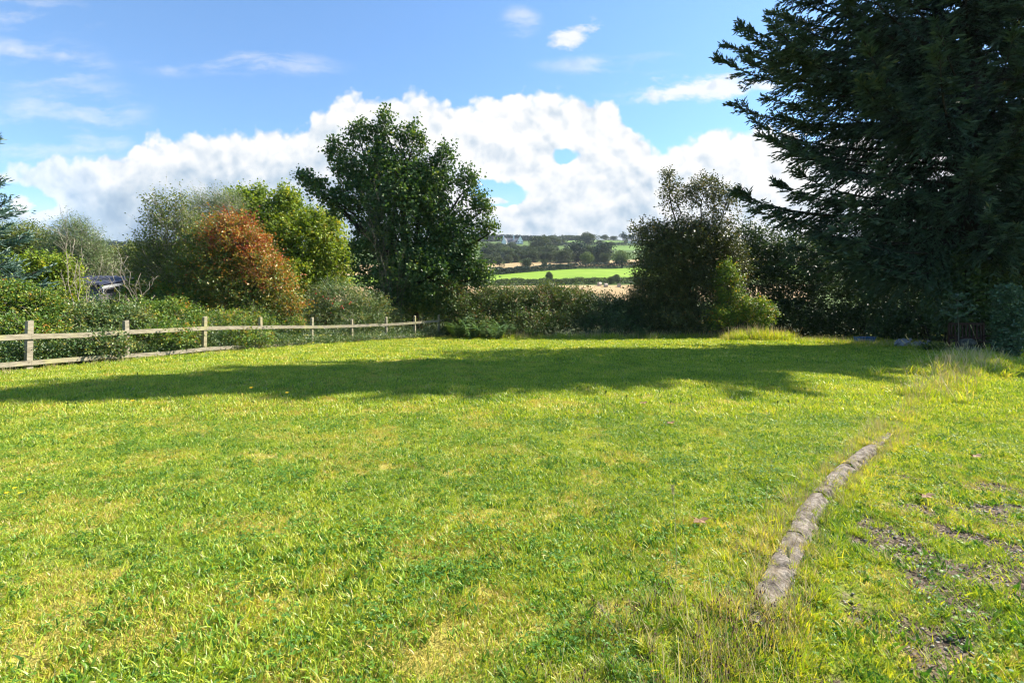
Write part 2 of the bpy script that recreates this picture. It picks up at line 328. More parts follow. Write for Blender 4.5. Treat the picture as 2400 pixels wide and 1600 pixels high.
# ------------------------------------------------------------------ generators
def foliage(rng, lobes, nspray, nleaf, SL, LL, LW, up=0.6, out=0.7, lean=(-0.12, 0, 0), rad=(0.4, 1.0), jit=0.6, rr=(0, 1), spread=0.06, topshift=None):
    """lobes: rows cx cy cz rx ry rz weight. leafy sprays growing outwards through the lobes' volume. returns leaf V F rnd and twig ends"""
    lb = np.array(lobes, float); w = (lb[:, 3] * lb[:, 4] * lb[:, 5]) ** 0.72 * lb[:, 6]; w /= w.sum()
    k = rng.choice(len(lb), nspray, p=w); c = lb[k]
    d = unit(rng.normal(size=(nspray, 3))); d[:, 2] = np.where(rng.random(nspray) < 0.25, np.abs(d[:, 2]), d[:, 2])
    r = rng.uniform(rad[0] ** 2, rad[1] ** 2, nspray) ** 0.5
    r = np.where(rng.random(nspray) < 0.10, r * rng.uniform(1.0, 1.28, nspray), r)
    S0 = c[:, :3] + d * r[:, None] * c[:, 3:6]
    D = unit(d * out + np.array([0, 0, up]) + np.array(lean) + rng.normal(size=(nspray, 3)) * jit * 0.6)
    L = SL * rng.uniform(0.5, 1.35, nspray)
    S0[:, 2] = np.maximum(S0[:, 2], terr(S0[:, 0], S0[:, 1]) + 0.05)
    bend = rng.normal(size=(nspray, 3)) * 0.18 + np.array([0, 0, -0.12])
    t = (np.arange(nleaf) + 0.5) / nleaf; t = t[None] * np.ones((nspray, 1)) + rng.uniform(-0.4, 0.4, (nspray, nleaf)) / nleaf
    Pp = S0[:, None] + (D[:, None] * t[..., None] + bend[:, None] * t[..., None] ** 2) * L[:, None, None]
    side = unit(np.cross(D, rng.normal(size=(nspray, 3))))
    th = rng.uniform(0, 6.28, (nspray, nleaf, 1))
    sd_ = side[:, None] * np.cos(th) + np.cross(D, side)[:, None] * np.sin(th)
    Pp = Pp + sd_ * spread * rng.random((nspray, nleaf, 1))
    A = D[:, None] * 0.55 + sd_ * 0.9 + rng.normal(size=(nspray, nleaf, 3)) * 0.35 + np.array([lean[0], lean[1], -0.1])
    N = np.array([0.15, -0.1, 0.7]) + rng.normal(size=(nspray, nleaf, 3)) * 0.65
    sh = lb[k, 7][:, None] if lb.shape[1] > 7 else 0
    rnd = np.clip(sh + rng.random(nspray)[:, None] * 0.55 + rng.random((nspray, nleaf)) * 0.5, 0, 1) * (rr[1] - rr[0]) + rr[0]
    sc = rng.uniform(0.6, 1.25, (nspray, nleaf))
    V, Fc, R = leaves(Pp.reshape(-1, 3), A.reshape(-1, 3), N.reshape(-1, 3), LL * sc.ravel(), LW * sc.ravel(), rnd.ravel())
    return V, Fc, R, S0, S0 + (D + bend) * L[:, None] * 0.95
def limb(mb, rng, A, B, r0, r1, n=7, wob=0.06, n_side=5, sag=0.0):
    t = np.linspace(0, 1, n)[:, None]; A = np.array(A, float); B = np.array(B, float); L = np.linalg.norm(B - A)
    mid = np.array([0, 0, 1.0]) * L * 0.12
    Q = A + (B - A) * t + mid * (t * (1 - t)) * 2 - np.array([0, 0, sag]) * (t * (1 - t)) * 4
    Q[1:-1] += rng.normal(size=(n - 2, 3)) * wob * L * 0.35
    mb.tube(Q, r0 + (r1 - r0) * t[:, 0], n_side); return Q
def lobes_px(rows, squash=0.9):
    """rows: px py rpx rpy Y [weight] [depth radius] -> metric ellipsoids standing at distance Y"""
    out = []
    for r in rows:
        px, py, rx, ry, Y = r[:5]; w = r[5] if len(r) > 5 else 1.0
        c = P(px, py, Y); a = rx / F * Y; b = ry / F * Y
        out.append([c[0], c[1], c[2], a, (r[6] if len(r) > 6 else a * squash), b, w, (r[7] if len(r) > 7 else 0.0)])
    return out
DENS = {'maple': 1.2, 'hawthorn': 1.9, 'olive': 1.3, 'willow': 1.5, 'hazel': 1.5, 'red': 1.5}
def plant(name, cat, label, base, lobes, m, nspray, nleaf, SL, LL, LW, seed, bark='bark', trunk=0.0, stems=3, twigs=600, group=None, bend=0.06, parts=('crown', 'trunk'), twr=0.006, **kw):
    rng = np.random.default_rng(seed); nspray = int(nspray * DENS.get(m, 1.35)); LL *= 1.15; LW *= 1.2
    base = np.array(base, float); base[2] = float(terr(base[0], base[1])) if len(base) > 2 and base[2] is not None else 0
    o = empty(name, tuple(base)); tag(o, label, cat, group)
    V, Fc, R, A, B = foliage(rng, lobes, nspray, nleaf, SL, LL, LW, **kw)
    mesh(parts[0], V, Fc, M[m], o, {'rnd': R})
    mb = MB(); lb = np.array(lobes)
    order = np.argsort(-(lb[:, 3] * lb[:, 4] * lb[:, 5]))
    joints = []
    r0 = trunk or 0.05
    if trunk:
        top = lb[:, :3].mean(0); fork = base + (top - base) * 0.35; fork[:2] = base[:2] + (top[:2] - base[:2]) * 0.2
        limb(mb, rng, base - [0, 0, .15], fork, r0 * 1.15, r0 * 0.85, 6, 0.02, 8)
        for i in order: joints.append(limb(mb, rng, fork, lb[i, :3], r0 * 0.6, r0 * 0.18, 8, bend))
    else:
        for i in order:
            for _ in range(stems):
                b = base + rng.normal(size=3) * [0.3, 0.3, 0]; q = lb[i, :3] + rng.normal(size=3) * lb[i, 3:6] * 0.3
                b[:2] += (q[:2] - b[:2]) * 0.35 * rng.random(); b[2] = float(terr(b[0], b[1])) - 0.05
                joints.append(limb(mb, rng, b, q, r0 * 0.7, r0 * 0.2, 6, bend))
    J = np.vstack([q[2:] for q in joints])
    k = rng.choice(len(A), min(twigs, len(A)), replace=False)
    V, Fc = prisms(A[k], B[k], twr, twr * 0.5); mb.add(V, Fc)
    k = k[:max(1, len(k) // 3)]
    d = ((A[k][:, None] - J[None]) ** 2).sum(-1).argmin(1)
    V, Fc = prisms(J[d], A[k], twr * 2.2, twr); mb.add(V, Fc)
    mb.build(parts[1], M[bark], o, smooth=True)
    return o

def conifer(name, label, base, H, R, seed, m, nb, power=0.65, low=1.2, tw=34, sh=7, SLn=0.24, SWd=0.055, droop=0.5, group=None, azr=None, trunk=0.35, cat='tree', ntip=0.35, gain=1.0, slim=1.0, bias=0.0):
    """spruce: trunk, boughs sagging then lifting at the tip, side twigs hung with needle shoots"""
    rng = np.random.default_rng(seed); base = np.array(base, float)
    o = empty(name, tuple(base)); tag(o, label, cat, group)
    mb = MB(); mb.tube([base + [0, 0, -.2], base + [0, 0, H * .35], base + [.05, 0, H * .7], base + [0, 0, H]], [trunk, trunk * .75, trunk * .4, 0.02], 9)
    SP, SA, SR, SLn_ = [], [], [], []
    hs = low + (H - low - 0.3) * (np.arange(nb) + rng.random(nb)) / nb
    for i, h in enumerate(hs):
        az = (rng.normal(np.pi, .45) if rng.random() < bias else rng.uniform(0, 2 * np.pi)) if azr is None else rng.uniform(*azr)
        rl = R * min(1.0, gain * (1 - (h / H)) ** power) * rng.uniform(0.72, 1.08) * (slim + (1 - slim) * abs(math.cos(az)) ** 1.5)
        if h < low + 1.5: rl *= 0.9
        d = np.array([math.cos(az), math.sin(az), 0]); sdv = np.array([-d[1], d[0], 0])
        t = np.linspace(0, 1, 9)[:, None]
        lift = 0.10 + 0.35 * (h / H)
        zc = rl * (lift * t - (0.34 - 0.25 * h / H) * t ** 1.6 + 0.26 * t ** 3.2)
        Q = base + np.array([0, 0, h]) + d * rl * t + np.array([0, 0, 1.0]) * zc + sdv * rl * rng.normal() * 0.08 * t ** 2
        mb.tube(Q, np.linspace(0.012 + rl * 0.011, 0.008, 9), 5)
        n = int(tw * (0.35 + rl / R * 0.9)); tt = np.sort(rng.uniform(0.06, 1.0, n) ** 0.85)
        q = np.stack([np.interp(tt, t[:, 0], Q[:, k]) for k in range(3)], 1)
        tg = unit(np.gradient(Q, axis=0)); tgq = unit(np.stack([np.interp(tt, t[:, 0], tg[:, k]) for k in range(3)], 1))
        sgn = rng.choice([-1, 1], n)[:, None]
        tl = (0.28 + (1 - tt) * 0.30 * rl * rng.uniform(0.5, 1.1, n) * 0.9 + 0.1)[:, None]; tl = np.minimum(tl, 1.9)
        D = unit(tgq * 0.75 + sdv * sgn * rng.uniform(0.35, 1.0, (n, 1)) + np.array([0, 0, -1]) * droop * rng.uniform(-0.1, 1.3, (n, 1)) * (1.1 - tt[:, None] * 0.9))
        last = tt > 0.9; D[last] = unit(tgq[last] + rng.normal(size=(last.sum(), 3)) * 0.3 + [0, 0, 0.25])
        E = q + D * tl + np.array([0, 0, -0.22]) * tl ** 2 * droop * 1.6
        V, Fc = prisms(q, q + (E - q) * 0.6, 0.012, 0.006); mb.add(V, Fc)
        s = np.linspace(0.06, 1.0, sh)[None, :, None]
        pp = q[:, None] + D[:, None] * tl[:, None] * s + np.array([0, 0, -0.22]) * (tl ** 2)[:, None] * s ** 2 * droop * 1.6
        pp = pp + rng.normal(size=pp.shape) * 0.02
        sg2 = rng.choice([-1, 1], (n, sh, 1)); sd2 = unit(np.cross(D, [0, 0, 1.0]))[:, None]
        ax = D[:, None] * 0.8 + sd2 * sg2 * rng.uniform(0.2, 0.9, (n, sh, 1)) + rng.normal(size=pp.shape) * 0.2 + np.array([0, 0, -0.45 * droop]) * (1.3 - tt[:, None, None])
        tipb = (s[..., 0] > 0.85) * 0.2 + (tt[:, None] > 0.8) * ntip * 0.5
        SP.append(pp.reshape(-1, 3)); SA.append(ax.reshape(-1, 3))
        SR.append(np.clip(rng.random((n, 1)) * 0.35 + rng.random((n, sh)) * 0.3 + tipb + rng.random() * 0.12, 0, 1).ravel())
        SLn_.append((SLn * rng.uniform(0.6, 1.3, (n, sh)) * (1.1 - 0.3 * s[..., 0])).ravel())
    SP, SA, SR, SL_ = map(np.concatenate, (SP, SA, SR, SLn_))
    N1 = np.array([0, 0, 1.0]) + rng.normal(size=SP.shape) * 0.5
    V1, F1, R1 = leaves(SP, SA, N1, SL_, SWd, SR, 0.0)
    B = unit(np.cross(SA, N1)); V2, F2, R2 = leaves(SP, SA, B, SL_, SWd, SR, 0.0)
    mesh('needles', np.vstack([V1, V2]), np.vstack([F1, F2 + len(V1)]), M[m], o, {'rnd': np.concatenate([R1, R2])})
    mb.build('trunk', M['darkbark'], o, smooth=True)
    return o

# ------------------------------------------------------------------ ground
def grid(name, xs, ys, zf, m, attrs=None, kind='structure', smooth=True):
    X, Y = np.meshgrid(xs, ys); Z = zf(X, Y); V = np.stack([X, Y, Z], -1).reshape(-1, 3)
    nx, ny = len(xs), len(ys); i = (np.arange(ny - 1)[:, None] * nx + np.arange(nx - 1)[None]).ravel()
    o = mesh(name, V, np.stack([i, i + 1, i + nx + 1, i + nx], 1), m, None, {k: f(X, Y).ravel() for k, f in (attrs or {}).items()}, smooth)
    return tag(o, kind=kind)
def ground_mats():
    m, g = mat('rough_ground')
    pos = g.n('ShaderNodeNewGeometry').outputs['Position']
    far = g.ramp(g.noise(pos, 0.02, 4.0), [(0.35, (0.05, 0.085, 0.02)), (0.6, (0.09, 0.14, 0.035))])
    near = g.ramp(g.noise(pos, 1.5, 5.0), [(0.35, (0.025, 0.03, 0.012)), (0.65, (0.07, 0.075, 0.03))])
    yy = g.n('ShaderNodeSeparateXYZ', i0=pos).outputs[1]
    c = g.mix(g.mapr(yy, 60, 130), near, far)
    p = g.n('ShaderNodeBsdfPrincipled', Base_Color=c, Roughness=0.95, Specular_IOR_Level=0.1)
    g.n('ShaderNodeOutputMaterial', Surface=p.outputs[0]); M['ground'] = m
    m, g = mat('lawn_soil_and_moss')
    pos = g.n('ShaderNodeNewGeometry').outputs['Position']
    moss = g.n('ShaderNodeAttribute', dict(attribute_name='moss')).outputs['Fac']
    bare = g.n('ShaderNodeAttribute', dict(attribute_name='bare')).outputs['Fac']
    n = g.noise(pos, 14.0, 6.0, 0.7); nf = g.noise(pos, 90.0, 4.0, 0.7)
    green = g.ramp(n, [(0.3, (0.09, 0.12, 0.02)), (0.5, (0.20, 0.24, 0.035)), (0.7, (0.32, 0.33, 0.06))])
    mossc = g.ramp(nf, [(0.3, (0.22, 0.19, 0.04)), (0.5, (0.38, 0.33, 0.07)), (0.7, (0.48, 0.40, 0.12))])
    grav = g.ramp(g.n('ShaderNodeTexVoronoi', Vector=pos, Scale=60.0).outputs['Color'], [(0.15, (0.03, 0.022, 0.015)), (0.5, (0.11, 0.08, 0.055)), (0.85, (0.24, 0.19, 0.14)), (1.0, (0.5, 0.48, 0.45))])
    c = g.mix(g.mapr(g.m('ADD', moss, g.m('MULTIPLY', g.m('SUBTRACT', n, 0.5), 1.2)), 0.35, 0.65), green, mossc)
    c = g.mix(g.mapr(g.m('ADD', bare, g.m('MULTIPLY', g.m('SUBTRACT', n, 0.5), 1.2)), 0.4, 0.6), c, grav)
    p = g.n('ShaderNodeBsdfPrincipled', Base_Color=c, Roughness=0.95, Specular_IOR_Level=0.15)
    b = g.n('ShaderNodeBump', Strength=0.9, Distance=0.03, Height=g.m('ADD', n, g.m('MULTIPLY', nf, 0.6))); g.t.links.new(b.outputs[0], p.inputs['Normal'])
    g.n('ShaderNodeOutputMaterial', Surface=p.outputs[0]); M['lawn'] = m
    def field(name, c1, c2, c3, rows):
        m, g = mat(name); pos = g.n('ShaderNodeNewGeometry').outputs['Position']
        st = g.n('ShaderNodeVectorMath', dict(operation='MULTIPLY'), i0=pos, i1=(0.18, 1.0, 0.0)).outputs[0]
        n = g.noise(pos, 0.03, 5.0); r = g.noise(st, rows, 3.0, 0.6)
        c = g.ramp(g.m('ADD', g.m('MULTIPLY', n, 0.55), g.m('MULTIPLY', r, 0.45)), [(0.36, c1), (0.5, c2), (0.64, c3)])
        p = g.n('ShaderNodeBsdfPrincipled', Base_Color=c, Roughness=0.9, Specular_IOR_Level=0.1)
        g.n('ShaderNodeOutputMaterial', Surface=p.outputs[0]); M[name] = m
    field('green_pasture', (0.12, 0.215, 0.02), (0.165, 0.265, 0.025), (0.21, 0.30, 0.04), 0.5)
    field('straw_stubble', (0.26, 0.18, 0.085), (0.33, 0.235, 0.12), (0.39, 0.29, 0.155), 0.9)
    field('dull_pasture', (0.09, 0.165, 0.03), (0.12, 0.20, 0.04), (0.16, 0.24, 0.06), 0.3)
ground_mats()
moss_f = lambda x, y: np.clip((vnoise(x + 30, y * 1.5 + 60, 2.1, 4) - 0.53) * 8 + 0.35 - np.clip(x / 4, -0.55, 0.75), 0, 1)
bare_f = lambda x, y: np.clip(1.12 - np.hypot((x - 3.3) / 2.0, (y - 2.7) / 1.7) * 0.8 + (vnoise(x, y, 4.2, 3) - 0.5) * 4.0, 0, 1) * (x > KX(y) + 0.3)
ax_x = np.concatenate([np.linspace(-1400, -120, 50), np.linspace(-110, 110, 90), np.linspace(120, 1400, 50)])
ax_y = np.concatenate([np.linspace(-200, -4, 10), np.linspace(-3, 120, 90), np.linspace(125, 1100, 190), np.linspace(1150, 4000, 14)])
grid('ground', ax_x, ax_y, lambda x, y: terr(x, y) - 0.09 * ((x > -18) & (x < 40) & (y > -3) & (y < 34)), M['ground'])
grid('lawn', np.arange(-17, 40, 0.14), np.arange(-2.5, 32, 0.14), lambda x, y: zl(x, y) + 0.012 * (vnoise(x, y, 5.0, 2) - 0.5), M['lawn'], {'moss': moss_f, 'bare': bare_f})

def drape(name, m, bot, top, x0, x1, y0, n=60, k=14, off=0.12):
    xs = np.linspace(x0, x1, n); rows = []
    bp = np.interp(xs, *zip(*bot)); tp = np.interp(xs, *zip(*top))
    a = np.array([hit(x, p, y0)[1] for x, p in zip(xs, bp)]); b = np.array([hit(x, p, y0)[1] for x, p in zip(xs, tp)])
    V = []
    for j in range(k + 1):
        D = a + (b - a) * j / k; X = (xs - 1200) / F * D; V.append(np.stack([X, D, terr(X, D) + off], 1))
    V = np.vstack(V); i = (np.arange(k)[:, None] * n + np.arange(n - 1)[None]).ravel()
    return tag(mesh(name, V, np.stack([i, i + 1, i + n + 1, i + n], 1), M[m], smooth=True), kind='structure')
drape('stubble_field', 'straw_stubble', [(600, 708), (1900, 708)], [(600, 672), (1160, 671), (1600, 668), (1900, 667)], 700, 1900, 110)
drape('green_field', 'green_pasture', [(600, 666), (1160, 663), (1300, 660), (1600, 656), (1900, 654)], [(600, 655), (1160, 643), (1240, 637), (1350, 631), (1440, 631), (1500, 626), (1900, 614)], 700, 1900, 150)
drape('far_stubble_field', 'straw_stubble', [(600, 652), (1160, 636), (1350, 625), (1500, 622), (1900, 612)], [(600, 624), (1160, 618), (1250, 614), (1500, 609), (1900, 602)], 700, 1900, 200)
drape('upper_green_field', 'dull_pasture', [(1300, 574), (1540, 582)], [(1300, 567), (1370, 563), (1540, 561)], 1315, 1560, 400, 30, 6)
drape('hillside_pasture', 'dull_pasture', [(100, 590), (400, 588)], [(100, 566), (400, 566)], 60, 440, 400, 30, 6)
drape('upper_pasture_strip', 'dull_pasture', [(1430, 586), (1640, 590)], [(1430, 575), (1640, 574)], 1430, 1640, 400, 30, 6)
drape('hilltop_pasture', 'dull_pasture', [(1160, 566), (1260, 566)], [(1160, 561), (1260, 561)], 1150, 1245, 400, 20, 4)

# ------------------------------------------------------------------ countryside beyond: trees, hedges, bales, houses
def far_crown(rng, n, ls, rag=0.25, shape='round'):
    lb = []
    for _ in range(13 if shape == 'round' else 6):
        a = rng.uniform(0, 6.28); r = rng.uniform(0, 0.32); lb.append([math.cos(a) * r, math.sin(a) * r, rng.uniform(0.24, 0.76), rng.uniform(.17, .28), rng.uniform(.17, .28), rng.uniform(.15, .26), 1])
    lb = np.array(lb); k = rng.integers(0, len(lb), n); d = unit(rng.normal(size=(n, 3)))
    p = lb[k, :3] + d * lb[k, 3:6] * rng.uniform(0.55, 1.0, (n, 1)) ** 0.5
    V, Fc, R = leaves(p, d + rng.normal(size=(n, 3)) * 0.7, d + rng.normal(size=(n, 3)) * 0.5, ls * rng.uniform(.6, 1.3, n), ls * 0.8, rng.random(n), 0.1)
    return V, Fc, R
FAR = {}
def far_proto(key, cat, seed, m, n=2400, ls=0.055, shape='round'):
    rng = np.random.default_rng(seed)
    o = empty({'tree': 'hillside_tree', 'shrub': 'hedge_shrub', 'pine': 'pine_tree'}[cat], (0, 0, 0))
    if cat == 'pine':
        h = rng.uniform(0.1, 1, n) ; a = rng.uniform(0, 6.28, n); r = (1 - h) * 0.23 * rng.uniform(0.4, 1, n) + 0.01
        p = np.stack([np.cos(a) * r, np.sin(a) * r, h], 1); d = np.stack([np.cos(a), np.sin(a), -0.2 + 0 * a], 1)
        V, Fc, R = leaves(p, d, np.array([0, 0, 1.0]) + rng.normal(size=(n, 3)) * .4, 0.09, 0.06, rng.random(n), 0.1)
    else: V, Fc, R = far_crown(rng, n, ls)
    if cat == 'shrub': V[:, 2] = (V[:, 2] - 0.2) * 1.15
    mesh('crown', V, Fc, M[m], o, {'rnd': R})
    mb = MB(); mb.tube([[0, 0, -0.05], [0.01, 0, 0.3], [0, 0.01, 0.62]], [0.04, 0.028, 0.01], 6)
    for _ in range(5):
        e = rng.normal(size=3) * [.2, .2, .05] + [0, 0, .62]; mb.tube([[0, 0, 0.25], (e + [0, 0, .25]) / 2 * [1, 1, 1], e], [0.018, .012, .004], 4)
    mb.build('trunk', M['bark'], o, smooth=True)
    FAR[key] = [o, False]
far_proto('a', 'tree', 1, 'farleaf'); far_proto('b', 'tree', 2, 'farlight'); far_proto('c', 'tree', 3, 'fardark'); far_proto('d', 'tree', 4, 'farleaf')
far_proto('s', 'shrub', 5, 'farleaf', 900, 0.09); far_proto('t', 'shrub', 6, 'fardark', 900, 0.09)
far_proto('p', 'pine', 7, 'fardark', 500); far_proto('q', 'pine', 8, 'fardark', 500)
def place_far(key, loc, w, h, rz, label, group, cat=None):
    o, used = FAR[key]
    if used:
        c = o.copy(); COL.objects.link(c)
        for ch in o.children: d = ch.copy(); COL.objects.link(d); d.parent = c
        o2 = c
    else: o2 = o; FAR[key][1] = True
    o2.location = tuple(loc); o2.scale = (w, w, h); o2.rotation_euler = (0, 0, rz)
    tag(o2, label, cat or {'s': 'shrub', 't': 'shrub'}.get(key, 'tree'), group); return o2
rng = np.random.default_rng(11)
# single trees of the valley, px of the foot, width and height in photo pixels
FT = [  # key px py w h label
 ('c', 1352, 614, 62, 50, 'dark round broadleaf tree left of its twin above the upper stubble field'),
 ('c', 1415, 616, 56, 52, 'dark round broadleaf tree, right one of two, above the upper stubble field'),
 ('b', 1372, 626, 34, 40, 'light green tree on the hedge bank in front of the dark round tree'),
 ('d', 1419, 624, 26, 32, 'small grey-green tree on the bank before the right dark tree'),
 ('b', 1458, 628, 46, 46, 'yellow-green spreading tree at the right end of the upper stubble field'),
 ('a', 1393, 624, 16, 17, 'low round tree between the light green and the grey-green tree'),
 ('a', 1376, 582, 48, 40, 'tall bushy tree standing out between the small hilltop pastures'),
 ('a', 1290, 585, 60, 34, 'wide dull green tree above the wood right of the white house'),
 ('d', 1268, 600, 56, 48, 'tall broad tree rising from the wood below the white house'),
 ('a', 1170, 628, 26, 30, 'small dark tree at the left end of the upper hedge beside the sycamore'),
 ('a', 1236, 634, 32, 32, 'rounded thorn tree, largest on the left of the upper hedge'),
 ('d', 1275, 632, 15, 25, 'narrow thorn tree in the middle of the upper hedge'),
 ('a', 1288, 633, 13, 18, 'small pointed thorn just right of the narrow thorn tree'),
 ('d', 1333, 622, 12, 16, 'tiny thorn tree standing up from the upper hedge'),
 ('a', 1287, 664, 22, 30, 'leaning dark shrub tree alone in the lower hedge of the green field'),
 ('s', 1312, 630, 22, 16, 'bushy thorn clump right of the pointed thorn in the upper hedge'),
 ('a', 1444, 664, 22, 24, 'round bush tree on the lower hedge below the bright field'),
 ('d', 1432, 666, 16, 20, 'thin bush tree joined to the round bush on the lower hedge'),
 ('s', 1363, 660, 16, 10, 'brownish low bush on the lower hedge left of the bales'),
 ('s', 1498, 660, 26, 12, 'low spreading bush at the right of the lower hedge'),
 ('a', 1467, 574, 12, 14, 'small hilltop tree left of the dark pines'),
 ('c', 1462, 565, 22, 20, 'dark pine crown on the skyline beside the pole'),
 ('c', 1480, 566, 22, 21, 'dark broad pine crown on the skyline right of the pole'),
 ('c', 1500, 567, 24, 23, 'dark pine crown on the skyline nearest the hawthorn'),
 ('a', 1355, 566, 26, 14, 'low skyline tree above the small hilltop pasture'),
 ('d', 1400, 562, 22, 17, 'skyline tree right of the tall bushy hill tree'),
 ('a', 1418, 564, 20, 15, 'skyline tree second from the tall bushy hill tree'),
 ('a', 1437, 564, 22, 12, 'low skyline tree halfway to the dark pines'),
 ('d', 1333, 563, 26, 12, 'low skyline tree where the pine wood ends'),
 ('s', 1312, 572, 40, 18, 'russet scrub clump left of the small hilltop pasture'),
 ('a', 1405, 578, 18, 16, 'small dark tree on the right end of the hilltop pasture'),
 ('a', 1432, 580, 16, 15, 'small dark tree below the skyline left of the pine crowns'),
]
for key, px, py, w, h, lab in FT:
    g_ = hit(px, py, 100); k = g_[1] / F
    place_far(key, g_ - [0, 0, 0.3], w * k * 1.12, h * k * 1.05, rng.uniform(0, 6), lab, 'trees dotted across the far fields')
# wood on the slope below the house, skyline scrub
n = 0
for row, (pa, ya, yb, hh) in enumerate([(614, 1140, 1500, 36), (605, 1140, 1500, 34), (595, 1140, 1310, 30), (586, 1150, 1270, 24)]):
    for px in np.arange(ya, yb, 13 if row < 2 else 16):
        px2 = px + rng.uniform(-6, 6); py2 = pa + 3 - (px2 - 1150) * 0.008 + rng.uniform(-2, 2)
        if row == 1 and px2 > 1430: continue
        if row == 0 and px2 > 1440: continue
        g_ = hit(px2, py2, 300); k = g_[1] / F; s = rng.uniform(0.8, 1.2)
        place_far(rng.choice(list('aadbc')), g_ - [0, 0, 2.0], 34 * s * k, hh * s * k, rng.uniform(0, 6), 'one of the crowded broadleaf trees in the wood below the white house', 'trees of the wood below the white house'); n += 1
for _k, (_o, _u) in FAR.items():
    if not _u:
        for _c in list(_o.children): bpy.data.objects.remove(_c)
        bpy.data.objects.remove(_o)
# pine plantation on the ridge reads as one mass
def pine_wood():
    rng = np.random.default_rng(21); VV, FF, RR = [], [], []; c = 0
    for px in np.arange(1020, 1345, 2.2):
        for dd in range(3):
            hpx = np.interp(px, [1020, 1160, 1250, 1330], [20, 19, 16, 8]) * rng.uniform(0.8, 1.1)
            Y = 850 + dd * 35 + rng.uniform(-10, 10); X = (px + rng.uniform(-1.5, 1.5) - 1200) / F * Y; z = float(terr(X, Y))
            zt = HC + (HY - np.interp(px, [1020, 1160, 1250, 1340], [548, 550, 553, 559]) + rng.uniform(-3, 2)) / F * Y
            H = max(6.0, zt - z); n = 70; h = rng.uniform(0.05, 1, n) * H; a = rng.uniform(0, 6.28, n); r = (1 - h / H) * 3.0 + 0.1
            p = np.stack([X + np.cos(a) * r, Y + np.sin(a) * r, z + h], 1); d = np.stack([np.cos(a), np.sin(a), -0.3 + 0 * a], 1)
            V, Fc, R = leaves(p, d, np.array([0, 0, 1.0]) + rng.normal(size=(n, 3)) * .5, 2.0, 1.8, rng.random(n), 0.1)
            VV.append(V); FF.append(Fc + c); RR.append(R); c += len(V)
    o = mesh('pine_forest', np.vstack(VV), np.vstack(FF), M['fardark'], None, {'rnd': np.concatenate(RR)})
    tag(o, 'dense dark conifer plantation along the skyline ridge', 'forest', kind='stuff')
pine_wood()
def hedge(name, label, pts, h, wd, m, n, ls, seed, group=None, y0=60, cat='hedge'):
    rng = np.random.default_rng(seed); W = np.array([hit(x, y, y0) for x, y in pts]); t = np.sort(rng.random(n)) * (len(W) - 1)
    q = np.stack([np.interp(t, np.arange(len(W)), W[:, k]) for k in range(3)], 1); q[:, 1] += rng.normal(size=n) * wd * 0.35
    hh = h * (0.65 + 0.7 * vnoise(q[:, 0] + seed * 9, q[:, 0] * 0 + 3, 0.22, 3))
    q[:, 2] = terr(q[:, 0], q[:, 1]) + hh * rng.random(n) ** 0.7
    V, Fc, R = leaves(q, rng.normal(size=(n, 3)), rng.normal(size=(n, 3)) + [0, 0, .6], ls * rng.uniform(.5, 1.4, n), ls * .8, rng.random(n), .1)
    c = W[len(W) // 2]; o = empty(name, tuple(c)); tag(o, label, cat, group)
    mesh('foliage', V, Fc, M[m], o, {'rnd': R})
    mb = MB(); k = rng.choice(n, 60); mb.add(*prisms(np.stack([q[k, 0], q[k, 1], terr(q[k, 0], q[k, 1]) - 0.3], 1), q[k], .08, .03)); tag(mb.build('stems', M['darkbark'], o), kind='stuff')
hedge('field_hedge', 'long low hedge between the stubble field with bales and the bright green field', [(900, 671), (1160, 669), (1400, 665), (1700, 662)], 2.3, 2.6, 'farleaf', 26000, 0.36, 31, 'hedges between the far fields', 110)
hedge('field_hedge', 'dark hedge bank between the bright green field and the upper stubble field', [(900, 654), (1160, 645), (1240, 638), (1350, 630), (1500, 628), (1700, 620)], 3.2, 3.0, 'fardark', 24000, 0.5, 32, 'hedges between the far fields', 160)
hedge('field_hedge', 'dark hedge across the hillside pasture left of the sparse tall shrub', [(60, 592), (240, 588), (440, 588)], 11, 14, 'fardark', 5000, 2.2, 33, 'hedges between the far fields', 400)
hedge('field_hedge', 'thin hedge under the small hilltop pasture', [(1300, 576), (1400, 576), (1560, 577)], 4.5, 5, 'fardark', 2600, 1.5, 34, 'hedges between the far fields', 400)
hedge('field_hedge', 'hedge on the skyline above the small hilltop pasture', [(1270, 565), (1380, 563), (1560, 562)], 8.5, 8, 'farleaf', 5200, 1.8, 35, 'hedges between the far fields', 400)

M['bale'] = plain('straw_bale', (0.36, 0.27, 0.2), (0.6, 0.5, 0.4), 3.0, 0.9)
def bale(px, py, rz, label):
    g_ = hit(px, py, 100); o = empty('round_bale', tuple(g_)); tag(o, label, 'bale', 'round straw bales on the stubble field')
    c = g_ + [0, 0, 0.72]; d = np.array([math.cos(rz), math.sin(rz), 0]) * 0.62
    mb = MB(); mb.tube([c - d, c - d * 0.96, c + d * 0.96, c + d], [0.66, 0.74, 0.74, 0.66], 22); mb.build('straw_roll', M['bale'], o)
    for s in (-1, 1):
        mb = MB()
        for r in (0.2, 0.42, 0.6):
            th = np.linspace(0, 6.283, 23); u = np.array([-d[1], d[0], 0]) / 0.62
            mb.tube(np.array([c + s * d * 1.01 + r * (math.cos(t) * u + math.sin(t) * np.array([0, 0, 1.0])) for t in th]), 0.015, 3, cap=False)
        mb.build('wound_end', M['straw'], o)
bale(1405, 670.5, 0.5, 'round straw bale, leftmost of the three right of the ferny hedge top')
bale(1420, 673.5, 0.2, 'round straw bale, middle and nearest of the three on the stubble')
bale(1451, 673.5, 1.35, 'round straw bale seen end on, rightmost of the three')
bale(1293, 673, 0.3, 'round straw bale half hidden under the leaning shrub of the lower hedge')

